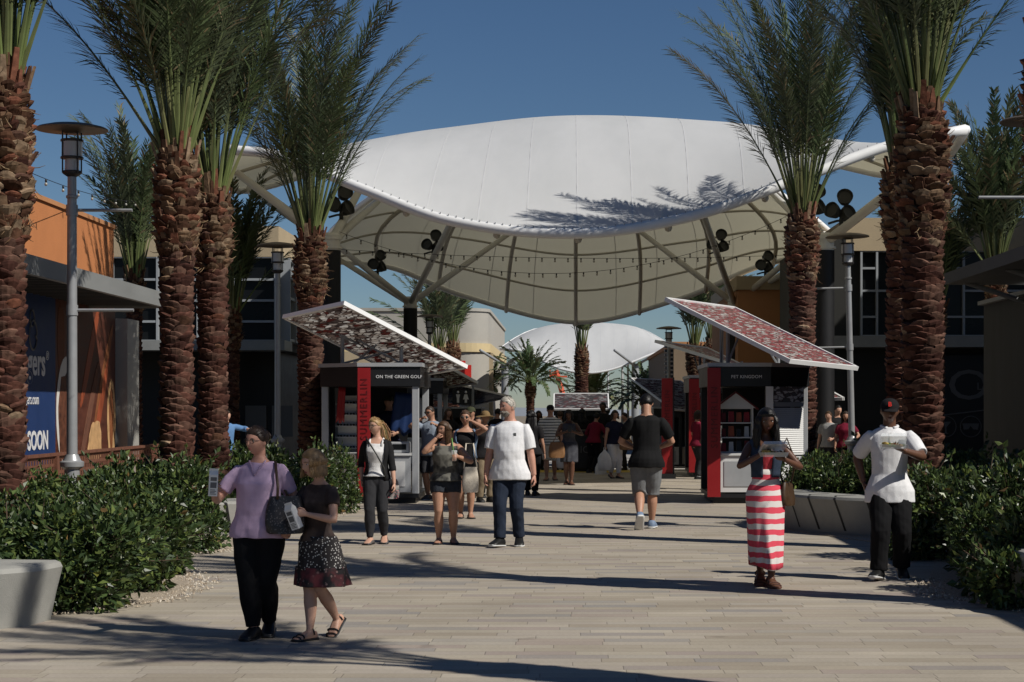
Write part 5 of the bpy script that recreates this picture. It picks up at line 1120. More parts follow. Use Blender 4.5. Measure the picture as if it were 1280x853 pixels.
    hy, hp, hr = head; Mh = Matrix.Translation(nk) @ Matrix.Rotation(radians(hy), 4, 'Z') @ Matrix.Rotation(radians(hp), 4, 'X') @ Matrix.Rotation(radians(hr), 4, 'Y') @ Matrix.Translation(hc-nk)
    # body
    b = MB(); b.loft([ring(z) for z in (.455, .475, .50, .53, .56, .60, .64, .68, .71, .74, .77, .80, .822, .84, .855)])
    b.loft(tubeR([tp(0, .012, .82), tp(0, .008, .85), Mh @ V((0, .018*H, -.35*hh))], [.036*H*(1.12 if sex == 'm' else .9), .031*H*(1.15 if sex == 'm' else .9), .031*H*(1.12 if sex == 'm' else .9)]))
    head_mesh(b, Mh, hh)
    for i in (0, 1):
        p_, r_ = arm_pts(i, 1, 0, 2); b.loft(tubeR(p_, r_)); p_, r_ = leg_pts(i, 0, 2); b.loft(tubeR(p_, r_)); b.loft(foot(i))
    vs, fs, ns = remesh(b, vox, 2); bm = MB(); bm.add(vs, fs)
    for i in (0, 1):
        d = (WR[i]-EL_[i]).normalized(); pn = V(palm[i]) if palm[i] else V((1 if i == 0 else -1, .0, 0)); hd_ = d
        ac = d.cross((pn-d*pn.dot(d)).normalized()); want = V((0, -1, .2)) if abs(d.z) > .6 else V((0, 0, 1)); sd = 1 if ac.dot(want) >= 0 else -1
        hand(bm, WR[i], hd_, pn, sd, H/1.75*(.98 if sex == 'm' else .9), curl[i])
    bm.build('body', SK[skin], t, True)
    def fold(vs, ns, amp, fr, st=.35):
        out = []
        for p, n in zip(vs, ns):
            q = V((p.x*fr, p.y*fr, p.z*fr*st)); k = noise.noise(q+V((x*3, y, 0)))+.5*noise.noise(V((p.x*fr*1.7+p.z*fr*1.1, p.y*fr*1.7, p.z*fr*.9))+V((5, x, 1)))
            out.append(p+n*amp*k)
        return out
    def put(name, mb, m, amp=.006, fr=11, v=None, st=.35, smooth=2):
        vs, fs, ns = remesh(mb, v or vox, smooth); q = MB(); q.add(fold(vs, ns, amp, fr, st), fs); return q.build(name, m, t, True)
    made = {}
    for g in wear:
        k = g[0]; kw = g[2] if len(g) > 2 else {}; m = C_[g[1]]; mb = MB(); e = kw.get('e', .010)
        if k in ('tee', 'tank', 'cardigan'):
            hem = kw.get('hem', .47); loose = kw.get('loose', .0); zs = [z for z in (.46, .49, .52, .55, .58, .61, .64, .67, .70, .73, .76, .785, .80) if z > hem+.01]; rings = []; mw = md = 0; tmp = []
            for z in reversed([hem, hem+.008]+zs):
                w_, d_ = sz(z, e); mw = max(mw*(.985), w_) if loose else w_; md = max(md*.985, d_) if loose else d_
                lw, ld = w_*(1-loose)+mw*loose, d_*(1-loose)+md*loose; fl = kw.get('flare', 0)*max(0, (.62-z)/.15)*.02*H
                tmp.append(ring(z, 0, 1, 22, lw+fl, ld+fl))
            rings = tmp[::-1]
            nz = kw.get('neck', .838)
            for z, kx in ((.822, 1), (nz, 1.0)):
                if z <= nz: rings.append(ring(z, e*.75))
            mb.loft(rings)
            sl = kw.get('sleeve', .62)
            for i in (0, 1):
                if sl > 0:
                    p_, r_ = arm_pts(i, kw.get('sr', 1.22), 0, sl, .004); L = len(r_); r_ = [r*((1/kw.get('sr', 1.22))*1.06*(1-min(1, j/L*2.2))+min(1, j/L*2.2))*(1+kw.get('sf', .18)*(j/L)) for j, r in enumerate(r_)]; mb.loft(tubeR(p_, r_))
                elif k == 'tank':
                    pass
            o = put({'tee': 'shirt', 'tank': 'top', 'cardigan': 'cardigan'}[k] if 'name' not in kw else kw['name'], mb, m, kw.get('amp', .006), kw.get('fr', 11))
            made[k] = o
        elif k in ('trousers', 'shorts'):
            top = kw.get('top', .575); end = kw.get('end', 1.93); mb.loft([ring(z, e) for z in (.46, .485, .51, .54, top)])
            tb = [(0, .062), (.25, .060), (.6, .051), (.95, .042), (1.2, .041), (1.6, .037), (2, .036)] if kw.get('fit', 'loose') == 'loose' else [(0, .063), (.25, .062), (.6, .052), (.95, .0425), (1.1, .041), (1.35, .043), (1.6, .036), (1.9, .026), (2, .025)]
            for i in (0, 1): p_, r_ = leg_pts(i, 0, end, kw.get('r', 1.0), e*.8, tb); mb.loft(tubeR(p_, r_))
            put('trousers' if k == 'trousers' else 'shorts', mb, m, kw.get('amp', .006), 12, st=.8)
        elif k == 'skirt':
            z0, z1 = kw['z0'], kw['z1']; n = 60; rings = []; nn = 16; cx = (ANK[0]+ANK[1])*.5; rx1, ry1 = kw['hem']
            for j in range(nn+1):
                f = j/nn; z = z1+(z0-z1)*f; zf = z
                w_, d_ = sz(max(z, .50), e) ; g = max(0, min(1, (.52-z)/(.52-z0+1e-6))) if z0 < .5 else 0
                w2 = w_*(1-g)+rx1*H*g; d2 = d_*(1-g)+ry1*H*g; c = Pp.lerp(V((cx.x, cx.y, 0)), .75*g); c.z = z*H-(0); w0 = tp(0, 0, z) if z > .5 else None; r = []
                for q in range(n):
                    a = 2*pi*q/n; fo = 1+kw.get('fold', .07)*g*sin(a*kw.get('k', 7)+2*sin(a*2+y)+f)+.02*g*sin(a*15+f*3); yy = lerpt(T, max(z, .5))[2]*H*(1-g)
                    r.append(V(((w0.x if w0 else c.x)+w2*fo*cos(a), (w0.y if w0 else c.y)+yy+d2*fo*sin(a), z*H+(kw.get('hemwave', .0)*sin(a*2+1)*f*g))))
                rings.append(r)
            mb.loft(rings); mb.build('skirt', m, t, True)
        elif k == 'vestopen':
            # open front vest: two front panels and a back, as a shell cut open at the front
            hem = kw.get('hem', .6); n = 40; rings = []; 
            for z in [hem+(.825-hem)*j/9 for j in range(10)]: rings.append(ring(z, e, 1, n))
            gap = kw.get('gap', .5); fs = []; vs = [p for r in rings for p in r]
            for j in range(len(rings)-1):
                for q in range(n):
                    a = 2*pi*(q+.5)/n; fa = abs((a-1.5*pi+pi) % (2*pi)-pi)
                    if fa > gap+.25*(j/9): fs.append((j*n+q, j*n+(q+1) % n, j*n+n+(q+1) % n, j*n+n+q))
            mb.add(vs, fs); o = mb.build(kw.get('name', 'vest'), m, t, True); s_ = o.modifiers.new('s', 'SOLIDIFY'); s_.thickness = .010; s_.offset = 1
            if kw.get('sleeve', 0):
                q = MB()
                for i in (0, 1): p_, r_ = arm_pts(i, 1.2, 0, kw['sleeve'], .004); q.loft(tubeR(p_, r_))
                put('sleeves', q, m, .005, 14)
        elif k == 'collar':
            q = MB(); pts = [tp(.043*cos(a)*1.02, .012+.038*sin(a)-.002, .842-.012*(1-sin(a))*.5) for a in [(-.38+1.76*k/18)*pi+0 for k in range(19)]]; 
            pts = [tp(.045*sin(a), .010-.042*cos(a), .845-.010*max(0, cos(a))) for a in [radians(22+316*k/20) for k in range(21)]]
            q.tube(pts, .016, 6); q.build('collar', m, t, True)
        elif k == 'vneck':
            q = MB()
            vz = .77; P = [tp(-.040, -.030, .838), tp(-.018, -.062, .805), tp(0, -.0745*fat, vz), tp(.018, -.062, .805), tp(.040, -.030, .838)]; q.tube(P, .006, 5); q.build('neckline', m, t, True)
        elif k == 'strap':
            for s in (-1, 1): MB().tube([tp(s*.045, -.055, .775), tp(s*.052, -.034, .812), tp(s*.052, .006, .833), tp(s*.05, .04, .80)], .014, 6).build('shoulder_strap', m, t, True)
    # shoes
    if shoes:
        kind, cm = shoes
        for i in (0, 1):
            if kind in ('shoe', 'sneaker', 'flat'):
                top = {'shoe': 1.08, 'sneaker': 1.12, 'flat': .72}[kind]; o = MB().loft(foot(i, .006, top=top)).build('shoe', SH_[cm], t, True, sharp=60)
                MB().loft(foot(i, .009, sole=True)).build('sole', SH_['sole'] if kind == 'sneaker' else SH_['black'], o, True, sharp=60)
            elif kind == 'sandal':
                o = MB().loft(foot(i, .007, sole=True)).build('sandal', SH_[cm], t, True, sharp=60); rr = foot(i, .004)
                for j in (2, 4, 5): MB().tube([rr[j][k] for k in (0, 1, 2, 3, 4, 5, 6)], .006, 5).build('strap', SH_[cm], o, True)
    # face
    hm = lambda p: Mh @ (p*hh)
    def on_face(fx, fz, out=0):
        u = V((fx/.70, -sqrt(max(.01, 1-(fx/.7)**2-fz*fz)), fz)).normalized(); p = head_pt(u); p.y -= out; return p
    if face:
        for s in (-1, 1):
            c = on_face(s*.29, .09, -.035); e = MB(); e.ellipsoid((0, 0, 0), .125*hh, .07*hh, .062*hh, 10, 8); q = MB(); q.add([Mh @ (V(p)+c*hh) for p in e.v], e.f, (1, 1, 1), 0)
            e = MB(); e.ellipsoid((0, -.05*hh, 0), .058*hh, .035*hh, .058*hh, 10, 8); q.add([Mh @ (V(p)+c*hh) for p in e.v], e.f, (1, 1, 1), 1); q.build('eye', [M['eyewhite'], M['iris']], t, True)
            q = MB(); q.tube([hm(on_face(s*.15, .225, .02)), hm(on_face(s*.30, .265, .02)), hm(on_face(s*.44, .20, .015))], [.012*hh, .028*hh, .01*hh], 6, tuple(x*.7 for x in HAIRC[hair[1]]) if hair else (.01, .008, .007)); q.build('eyebrow', M['hair'], t, True, True)
        q = MB(); q.tube([hm(on_face(-.19, -.47, .0)), hm(on_face(-.07, -.445, .02)), hm(on_face(0, -.455, .02)), hm(on_face(.07, -.445, .02)), hm(on_face(.19, -.47, 0))], [.01*hh, .035*hh, .032*hh, .035*hh, .01*hh], 6); q.tube([hm(on_face(-.17, -.485, .0)), hm(on_face(0, -.535, .02)), hm(on_face(.17, -.485, 0))], [.01*hh, .045*hh, .01*hh], 6); q.build('mouth', M[lipm], t, True)
    if glasses:
        q = MB(); dark = glasses == 'sun'
        for s in (-1, 1):
            c = on_face(s*.29, .07, .10); pts = [hm(c+V((.20*cos(a), -.0+.05*abs(cos(a))*0, (.17 if dark else .13)*sin(a)))) for a in [2*pi*k/16 for k in range(17)]]; q.tube(pts, .022*hh, 5)
            if dark: q.loft([[hm(c+V((.19*cos(a), dy, .16*sin(a)))) for a in [2*pi*k/16 for k in range(16)]] for dy in (-.02, .02)])
            q.tube([hm(c+V((s*.2, 0, .05))), hm(V((s*.70, -.1, .10))), hm(V((s*.73, .14, .06)))], .022*hh, 5)
        q.tube([hm(on_face(-.09, .1, .10)), hm(on_face(0, .12, .06)), hm(on_face(.09, .1, .10))], .02*hh, 5); q.build('glasses', M['fixture'], t, True)
    if beard:
        q = MB(); bc = HAIRC[beard]
        for i in range(1100):
            fx = rnd.uniform(-.56, .56); fz = rnd.uniform(-.92, -.36)
            if abs(fx) < .17 and -.56 < fz < -.42: continue
            if fz > -.40 and abs(fx) > .3 and abs(fx) < .46: continue
            p = on_face(fx, max(-.93, fz), .0); k = rnd.uniform(.75, 1.3); q.tube([hm(p), hm(p+V((fx*.12, -.10, -.13)))], [.014*hh, .004*hh], 3, tuple(min(1, c*k*1.1) for c in bc))
        q.build('beard', M['hair'], t, False, True)
    if hair:
        st, cn = hair; c = HAIRC[cn]; q = MB()
        if st == 'short': hair_cap(q, Mh, hh, c, rnd, .055); short_strands(q, Mh, hh, c, rnd, 420, .018 if not cap else .015)
        elif st == 'crop': hair_cap(q, Mh, hh, c, rnd, .03)
        elif st == 'bob': hair_cap(q, Mh, hh, c, rnd, .11); strands(q, Mh, hh, c, rnd, hh*.78, 420, 48, 1.08, .004, .0, .0052)
        elif st == 'long': hair_cap(q, Mh, hh, c, rnd, .10); strands(q, Mh, hh, c, rnd, .16*H, 380, 62, 1.08, .009, .10, .0058)
        elif st == 'longbig': hair_cap(q, Mh, hh, c, rnd, .15); strands(q, Mh, hh, c, rnd, .15*H, 520, 50, 1.20, .016, .06, .0066)
        elif st in ('pony', 'bun'):
            hair_cap(q, Mh, hh, c, rnd, .075); short_strands(q, Mh, hh, c, rnd, 260, .036, HL, V((0, .9, .15)))
            if st == 'pony':
                for i in range(260):
                    j = V((rnd.gauss(0, .012), rnd.gauss(0, .012), rnd.gauss(0, .012))); s0 = hm(V((0, .80, .45)))+j*.5; o = hm(V((0, 1.15, .25)))+j*1.4; L = .15*H*rnd.uniform(.8, 1.05); dx = rnd.gauss(.012, .014)
                    q.tube([s0, o, o+V((dx+j.x, .02+j.y, -L*.4)), o+V((dx*1.6+j.x, .01+j.y, -L*.75)), o+V((dx*2+j.x*.5, 0, -L))], [.0025, .003, .003, .0025, .001], 4, tuple(min(1, x*rnd.uniform(.8, 1.25)) for x in c))
            else:
                bc_ = V((0, .95, .25))
                for i in range(60): 
                    a = rnd.uniform(0, 6.28); b2 = rnd.uniform(-1, 1); pts = [hm(bc_+V((.28*cos(a+k*.5)*sqrt(1-b2*b2*.7), .22*b2, .28*sin(a+k*.5)*sqrt(1-b2*b2*.7)))) for k in range(6)]; q.tube(pts, .008, 4, tuple(min(1, x*rnd.uniform(.8, 1.25)) for x in c))
        q.build('hair', M['hair'], t, False, True)
    if cap:
        cm, kind = cap[0], cap[1]; q = MB(); n = 28; rings = []
        for j in range(9):
            ph = (.02+.98*j/8)*pi/2; z = .26+.86*sin(ph)*(.92 if kind != 'hat' else 1.0); rr = cos(ph*.985)**.8
            rings.append([hm(V((.80*rr*cos(2*pi*k/n), .95*rr*sin(2*pi*k/n)+.02, z))) for k in range(n)])
        q.loft(rings)
        if kind == 'cap': 
            vis = []
            for dz in (0, .05):
                for k in range(11):
                    a = pi*1.5+(k/10-.5)*2.1
                    vis.append((hm(V((.78*cos(a), .93*sin(a)+.02, .28+dz))), hm(V((.74*cos(a), 1.62*sin(a)-.02 if True else 0, .16+dz-.10*abs(k/5-1)**2)))))
            q.loft([[vis[k][0], vis[k][1], vis[11+k][1], vis[11+k][0]] for k in range(11)])
        if kind == 'hat':
            r1 = []
            for rr, z in ((.78, .24), (1.15, .20), (1.55, .10), (1.55, .14), (1.15, .26), (.78, .32)): r1.append([hm(V((rr*cos(2*pi*k/n), rr*1.1*sin(2*pi*k/n), z-.1*(rr > 1.3)*cos(4*pi*k/n)))) for k in range(n)])
            q.loft(r1, cap=False)
        co_ = q.build('cap' if kind == 'cap' else 'hat', C_[cm], t, True, sharp=50)
        if len(cap) > 2:
            q = MB(); xd = (Mh.to_3x3() @ V((1, 0, 0))); yd = (Mh.to_3x3() @ V((0, .35, 1))).normalized(); yd = (yd-xd*yd.dot(xd)).normalized(); q.text(cap[2], .062, hm(V((0, -.99, .52)))-xd*.018, xd=xd, yd=yd, ext=.005, bold=.002); q.build('emblem', M['redlit'], co_)
    t['_'] = 0; del t['_']
    return dict(t=t, WR=WR, EL=EL_, SH=SHd, H=H, Mh=Mh, hm=hm, tp=tp, M=Matrix.Translation((x, y, zb)) @ Matrix.Rotation(radians(yaw), 4, 'Z'), pz=pz)
def hold(p, i, off=(0, 0, 0)):     # world position of a held thing at the fingers of hand i
    d = (p['WR'][i]-p['EL'][i]).normalized(); return p['M'] @ (p['WR'][i]+d*.075*p['H']/1.75+V(off))

def stick(o, p, fx, fz):      # lay a small flat mark on the front of the shirt
    sh_ = [c for c in p['t'].children if c.name.startswith('shirt') and 'logo' not in c.name][0]; bpy.context.view_layer.update()
    a = p['tp'](fx, -.4, fz); hit, loc, nor, _ = sh_.ray_cast(a, V((0, 1, 0)))
    if hit: yaw = atan2(nor.x, -nor.y); o.location = loc+nor*.004; o.rotation_euler = (math.asin(max(-1, min(1, nor.z)))*-1, 0, yaw)
# ---- held and carried things
def carton(label, loc, rot):
    t = thing('drink_carton', label, 'carton', loc, 0, 'white gable top cartons', .84); t.rotation_euler = rot
    mb = MB(); mb.prism([(-.037, -.037), (.037, -.037), (.037, .037), (-.037, .037)], -.10, .08); mb.prism([(-.037, -.037), (.037, -.037), (.037, .037), (-.037, .037)], .08, .115, top=[(-.037, -.006), (.037, -.006), (.037, .006), (-.037, .006)]); mb.box(-.037, .037, -.004, .004, .115, .135); mb.build('carton_body', M['white'], t)
    q = MB()
    for s in (-1,):
        q.box(-.026, .026, s*.0385, s*.0375, .03, .062); q.box(-.026, .026, s*.0385, s*.0375, -.03, .018)
        for k in range(4): q.box(-.026, .026-.012*(k % 2), s*.0385, s*.0375, -.085+k*.012, -.079+k*.012)
    q.build('printed_label', M['signgrey'], t)
def handbag(label, loc, m, w_=.3, h=.24, d=.12, strap=None, rz=0, name='handbag', smat=None, cat='bag'):
    t = thing(name, label, cat, loc, rz); mb = MB(); n = 20; rings = []
    for f, k in ((0, .80), (.05, .93), (.3, 1.0), (.6, .97), (.85, .86), (1, .74)):
        rings.append([V((w_/2*k*math.copysign(abs(cos(a))**.6, cos(a)), d/2*(1.1-.75*f)*math.copysign(abs(sin(a))**.6, sin(a))+.006*sin(a*5+f*4), -h+h*f)) for a in [2*pi*q/n for q in range(n)]])
    mb.loft(rings); mb.build('bag_body', m, t, True, sharp=60)
    if strap: MB().tube([V(p) for p in strap], .011, 6).build('strap', smat or m, t, True)
    return t
def shopping_bag(label, loc, w_=.3, h=.38, m=None):
    t = thing('shopping_bag', label, 'bag', loc); mb = MB(); n = 24; rings = []
    for f, k, dd in ((0, .72, .5), (.06, .9, .9), (.3, 1.0, 1.0), (.6, .92, .85), (.8, .62, .5), (.9, .3, .25), (1, .12, .12)): rings.append([V((w_/2*k*cos(a)*(1+.06*sin(a*5+f*7)), .07*dd*sin(a)*(1+.1*sin(a*7)), -h+h*f)) for a in [2*pi*q/n for q in range(n)]])
    mb.loft(rings); mb.build('bag_body', m or C_['whitetank'], t, True); MB().tube([(-.02, 0, -.03), (-.02, 0, .05), (.02, 0, .05), (.02, 0, -.03)], .006, 5).build('handle', m or C_['whitetank'], t, True)
def clamshell(label, loc, rz, food, s=1.0):
    t = thing('food_container', label, 'food box', loc, rz, None, s); P = [(-.1, -.07), (.1, -.07), (.1, .07), (-.1, .07)]; T_ = [(-.115, -.085), (.115, -.085), (.115, .085), (-.115, .085)]
    MB().prism(P, 0, .04, top=T_).build('tray', M['clear'], t); R4 = Matrix.Translation((0, .085, .042)) @ Matrix.Rotation(radians(-24), 4, 'X') @ Matrix.Translation((0, -.085, 0)); MB().prism(T_, 0, .035, top=P, M=R4).build('lid', M['clear'], t)
    q = MB(); r = random.Random(4)
    for i in range(26): q.ellipsoid((r.uniform(-.085, .085), r.uniform(-.06, .06), r.uniform(.02, .05)), r.uniform(.012, .024), r.uniform(.01, .02), r.uniform(.008, .014), 7, 5, None, r.choice(food))
    q.build('food', mat_attr('food', .5, 0, .4, .2, 60) if 'foodm' not in M else M['foodm'], t, True, True)
M['foodm'] = mat_attr('food', .5, 0, .4, .2, 60); M['bagbrown'] = mat('brown_leather', (.05, .028, .014), .4, .2, 14); M['bagblack'] = mat_cells('snakeskin_black_bag', [(.10, .09, .09), (.012, .010, .011)], 60, .45); M['bagcream'] = mat_cells('cream_woven_bag', [(.42, .36, .28), (.55, .49, .40)], 45); M['bagtan'] = mat('tan_leather', (.20, .10, .04), .45, .2, 14); M['floral'] = mat_cells('floral_bag', [(.45, .08, .12), (.018, .018, .02), (.35, .33, .3)], 50)
FOOD = [(.45, .33, .08), (.35, .22, .06), (.10, .16, .03), (.5, .42, .25), (.3, .1, .04)]

# ---- foreground people
p1 = person('woman in lilac v-neck top and black trousers raising a white carton', X(324, 13.76), 13.76, 1.545, -6, 'f', 1.10, .035, 'rosy', .0075, legs=((-.012, -.06, 0), (.030, .07, 10)), arms=((-.165, -.17, .70, (-.55, .25, -.8)), (.165, -.05, .525, (.5, .9, -.2))), curl=(.75, .6), palm=((1, -.3, 0), None), head=(-30, 4, 4),
   wear=(('trousers', 'blacktrouser', dict(e=.012, fit='slim', r=1.06)), ('tee', 'lilac', dict(hem=.475, loose=.75, sleeve=.68, e=.014, neck=.83, sr=1.1, flare=.4, amp=.010, fr=8)), ('vneck', 'lilac')), hair=('bun', 'dark'), shoes=('shoe', 'black'), glasses='clear')
c = hold(p1, 0, (.0, -.025, .03)); carton('white carton raised by the woman in the lilac top', c, (0, .05, .25))
s = p1['tp']; wpt = lambda p, v: p['M'] @ v
b0 = wpt(p1, V((.225, -.12, 1.04))); L1 = [wpt(p1, v)-b0 for v in (V((.17, -.16, 1.02)), s(.112, -.088, .72), s(.104, -.050, .79), s(.100, .0, .830), s(.112, .06, .77), V((.25, -.05, 1.02)))]
handbag('dark patterned shoulder bag of the woman in the lilac top', b0, M['bagblack'], .29, .27, .14, L1, .25, smat=M['bagbrown'])
p2 = person('girl in a brown top and spotted skirt holding a white carton', X(398, 13.7), 13.7, 1.36, -32, 'f', .93, 0, 'fair', .0065, legs=((.01, -.085, 0), (.02, .13, 38)), arms=((-.055, -.165, .655, (-.6, .35, -.7)), (.055, -.165, .675, (.7, .3, -.7))), curl=(.85, .85), palm=((1, .2, 0), (-1, .2, 0)), head=(-22, 10, 0), head_scale=1.14,
   wear=(('tee', 'printtop', dict(hem=.52, loose=.3, sleeve=.5, e=.009, neck=.826, sr=1.2)), ('skirt', 'printskirt', dict(z1=.55, z0=.375, hem=(.135, .125), fold=.06, k=6)), ('skirt', 'printhem', dict(z1=.385, z0=.285, hem=(.155, .145), fold=.08, k=7, e=.01))), hair=('bob', 'dkblonde'), shoes=('sandal', 'black'))
c = hold(p2, 0).lerp(hold(p2, 1), .5)+V((0, -.03, -.02)); carton('white carton held in both hands by the girl', c, (.25, -.28, -.5))
p3 = person('blonde woman in black cardigan over a white tank top, dark jeans', X(471, 23.2), 23.2, 1.56, -4, 'f', .97, 0, 'fair', .009, legs=((-.045, -.05, 0), (.05, .06, 10)), arms=((-.125, .03, .50, (-.5, 1, 0)), (.15, -.05, .455, (.5, 1, 0))), head=(-34, 2, 0),
   wear=(('trousers', 'charcoal', dict(fit='slim', e=.005)), ('tank', 'whitetank', dict(hem=.535, sleeve=0, e=.008, neck=.79)), ('strap', 'whitetank'), ('vestopen', 'cardigan', dict(hem=.50, e=.018, gap=.62, name='cardigan', sleeve=1.3))), hair=('pony', 'blonde'), shoes=('flat', 'grey'), glasses='clear')
s = p3['tp']; b0 = wpt(p3, V((.165, -.02, .80))); handbag('floral crossbody bag at the hip of the blonde woman', b0, M['floral'], .24, .24, .09, [wpt(p3, v)-b0 for v in (V((.11, -.08, .80)), s(.06, -.085, .60), s(.0, -.098, .71), s(-.05, -.07, .79), s(-.075, .01, .832), s(-.05, .075, .76), s(.06, .075, .62), V((.17, .02, .80)))], .2, smat=M['fixture'])
p4 = person('brown haired woman in black graphic tank and denim shorts with a drink', X(557, 23.2), 23.2, 1.515, 4, 'f', 1.13, .02, 'tan', .009, legs=((-.055, .0, 0), (.065, .01, 0)), arms=((-.075, -.135, .865, (-.8, -.1, -.9)), (.10, -.165, .715, (.9, .3, -.6))), curl=(1.0, .9), palm=((1, .4, .3), (-1, .2, 0)), head=(-42, 2, 0),
   wear=(('shorts', 'shortdenim', dict(end=.42, e=.010, top=.57)), ('tank', 'graphic', dict(hem=.515, sleeve=0, e=.012, loose=.5, neck=.80)), ('strap', 'graphic')), hair=('long', 'brown'), shoes=('flat', 'brown'))
c = hold(p4, 1); t = thing('drink_cup', 'clear drink cup with orange and green straws held by the tank top woman', 'cup', c-V((0, .03, .05))); MB().lathe([(.026, -.02), (.036, .10), (.038, .105), (.03, .11)], 16).build('cup', M['clear'], t, True); MB().lathe([(.024, -.015), (.031, .06)], 14).build('drink', mat('orange_drink', (.6, .2, .03), .3), t, True); MB().tube([(0, 0, .03), (-.03, 0, .26)], .007, 6).build('straw', mat('green_straw', (.15, .35, .08), .4), t, True)
p5 = person('grey haired bearded man in a white tee and dark jeans', X(637, 22.8), 22.8, 1.815, -10, 'm', 1.03, .03, 'rosy', .0085, legs=((-.05, -.085, -4), (.055, .05, 6)), toes=(18, 12), arms=((-.155, -.04, .465, (-.4, 1, 0)), (.17, .0, .455, (.4, 1, 0))), head=(-38, 2, 0),
   wear=(('trousers', 'denim', dict(e=.008, r=1.0)), ('tee', 'whitetee', dict(hem=.445, loose=.8, sleeve=.82, e=.018, sr=1.2, sf=.34, flare=.4, amp=.008, fr=7))), hair=('short', 'grey'), shoes=('sneaker', 'black'), beard='grey')
q = MB(); q.box(-.016, .016, -.002, .002, .0, .008); q.box(-.016, .016, -.002, .002, .014, .034); stick(q.build('shirt_logo', M['fixture'], p5['t']), p5, .052, .74)
p8 = person('man seen from behind in a black tee and grey shorts walking away', X(808, 26), 26, 1.885, 178, 'm', 1.02, 0, 'tan', .010, legs=((-.04, -.11, 0), (.05, .12, 48)), arms=((-.10, -.15, .60, (-.9, .5, -.4)), (.10, -.15, .60, (.9, .5, -.4))), curl=(.8, .8), head=(0, 12, 0),
   wear=(('shorts', 'greyshort', dict(end=1.12, e=.016, r=1.12)), ('tee', 'blacktee', dict(hem=.455, loose=.55, sleeve=.78, e=.016, sr=1.28, sf=.2, amp=.009, fr=9))), hair=('short', 'black'), shoes=('sneaker', 'blue'), face=True)
p9 = person('woman in a long red and white striped skirt and denim vest with food', X(957, 17.7), 17.7, 1.685, 3, 'f', .86, 0, 'brown', .008, legs=((-.02, .07, 16), (.022, -.055, 0)), arms=((-.045, -.165, .745, (-.8, .4, -.5)), (.075, -.16, .715, (.8, .4, -.5))), curl=(.8, .8), palm=((.8, 0, .6), (-.8, 0, .6)), head=(2, 14, 0),
   wear=(('tank', 'coral', dict(hem=.62, sleeve=0, e=.006, neck=.75, name='bandeau')), ('skirt', 'redstripe', dict(z1=.655, z0=.115, hem=(.088, .168), fold=.085, k=8, hemwave=.03, e=.016)), ('vestopen', 'vest', dict(hem=.61, e=.018, gap=.26))), hair=('longbig', 'black'), shoes=('sandal', 'brown'), lipm='lipd')
c = hold(p9, 0).lerp(hold(p9, 1), .5); clamshell('clear food container held by the woman in the striped skirt', c+V((-.005, -.035, -.03)), .2, FOOD, 1.05)
s = p9['tp']; b0 = wpt(p9, V((.205, .0, .98))); handbag('brown leather shoulder bag of the woman in the striped skirt', b0, M['bagbrown'], .26, .22, .10, [wpt(p9, v)-b0 for v in (V((.2, -.04, .97)), s(.115, -.05, .70), s(.082, -.01, .828), s(.10, .06, .72), V((.2, .04, .97)))], 1.1)
p10 = person('man in a white polo and black cap carrying a clear food box', X(1112, 18.4), 18.4, 1.775, -4, 'm', .95, .0, 'dark', .008, legs=((-.065, -.06, -8), (.07, .04, 14)), toes=(22, 4), arms=((-.135, .08, .53, (-.7, 1, -.2)), (.055, -.205, .715, (.9, .35, -.5))), curl=(.5, .55), palm=(None, (0, 0, 1)), head=(-4, 8, 0),
   wear=(('trousers', 'blacktrouser', dict(e=.015, r=1.18, end=1.95)), ('tee', 'whitetee', dict(hem=.425, loose=.8, sleeve=.86, e=.018, sr=1.2, sf=.36, flare=.3, amp=.008, fr=7)), ('collar', 'whitetee')), hair=('crop', 'black'), shoes=('sneaker', 'black'), cap=('dark', 'cap', 'B'), lipm='lipd')
c = hold(p10, 1); clamshell('clear food box carried by the man in the white polo', c+V((-.05, -.02, -.0)), -.1, FOOD, 1.1)
q = MB(); q.box(-.032, .032, -.002, .002, 0, .065, bev=.0); stick(q.build('shirt_logo', C_['navy'], p10['t']), p10, .062, .735)
q = MB(); q.box(-.014, .014, -.002, .002, -.10, .02); stick(q.build('placket', C_['whitetank'], p10['t']), p10, 0, .80)
for k in range(3): stick(MB().lathe([(.006, -.003), (.006, .003)], 8).build('button', C_['greycloth'], p10['t']), p10, 0, .805-k*.022)
# ---- middle distance
p6 = person('woman in sunglasses and denim vest lifting a hand to her face', X(582, 28.6), 28.6, 1.64, 4, 'f', 1.05, .01, 'tan', .011, legs=((-.045, .03, 0), (.045, -.03, 0)), arms=((-.13, -.02, .50, (-.4, 1, 0)), (.055, -.12, .90, (1, -.2, -.5))), curl=(.6, 1.0), head=(-8, 0, 0),
   wear=(('shorts', 'blacktrouser', dict(end=.5, e=.012)), ('tank', 'dark', dict(hem=.54, sleeve=0, e=.01, neck=.80)), ('vestopen', 'vdenim', dict(hem=.56, e=.018, gap=.75))), hair=('bun', 'brown'), shoes=('flat', 'tan'), glasses='sun')
b0 = at(582, 588, 28.2); handbag('cream woven shoulder bag hanging beside the sunglasses woman', at(588, 584, 28.1), M['bagcream'], .25, .38, .12, [(-.1, 0, -.02), (-.05, .1, .35), (.06, .1, .35), (.1, 0, -.02)], .2)
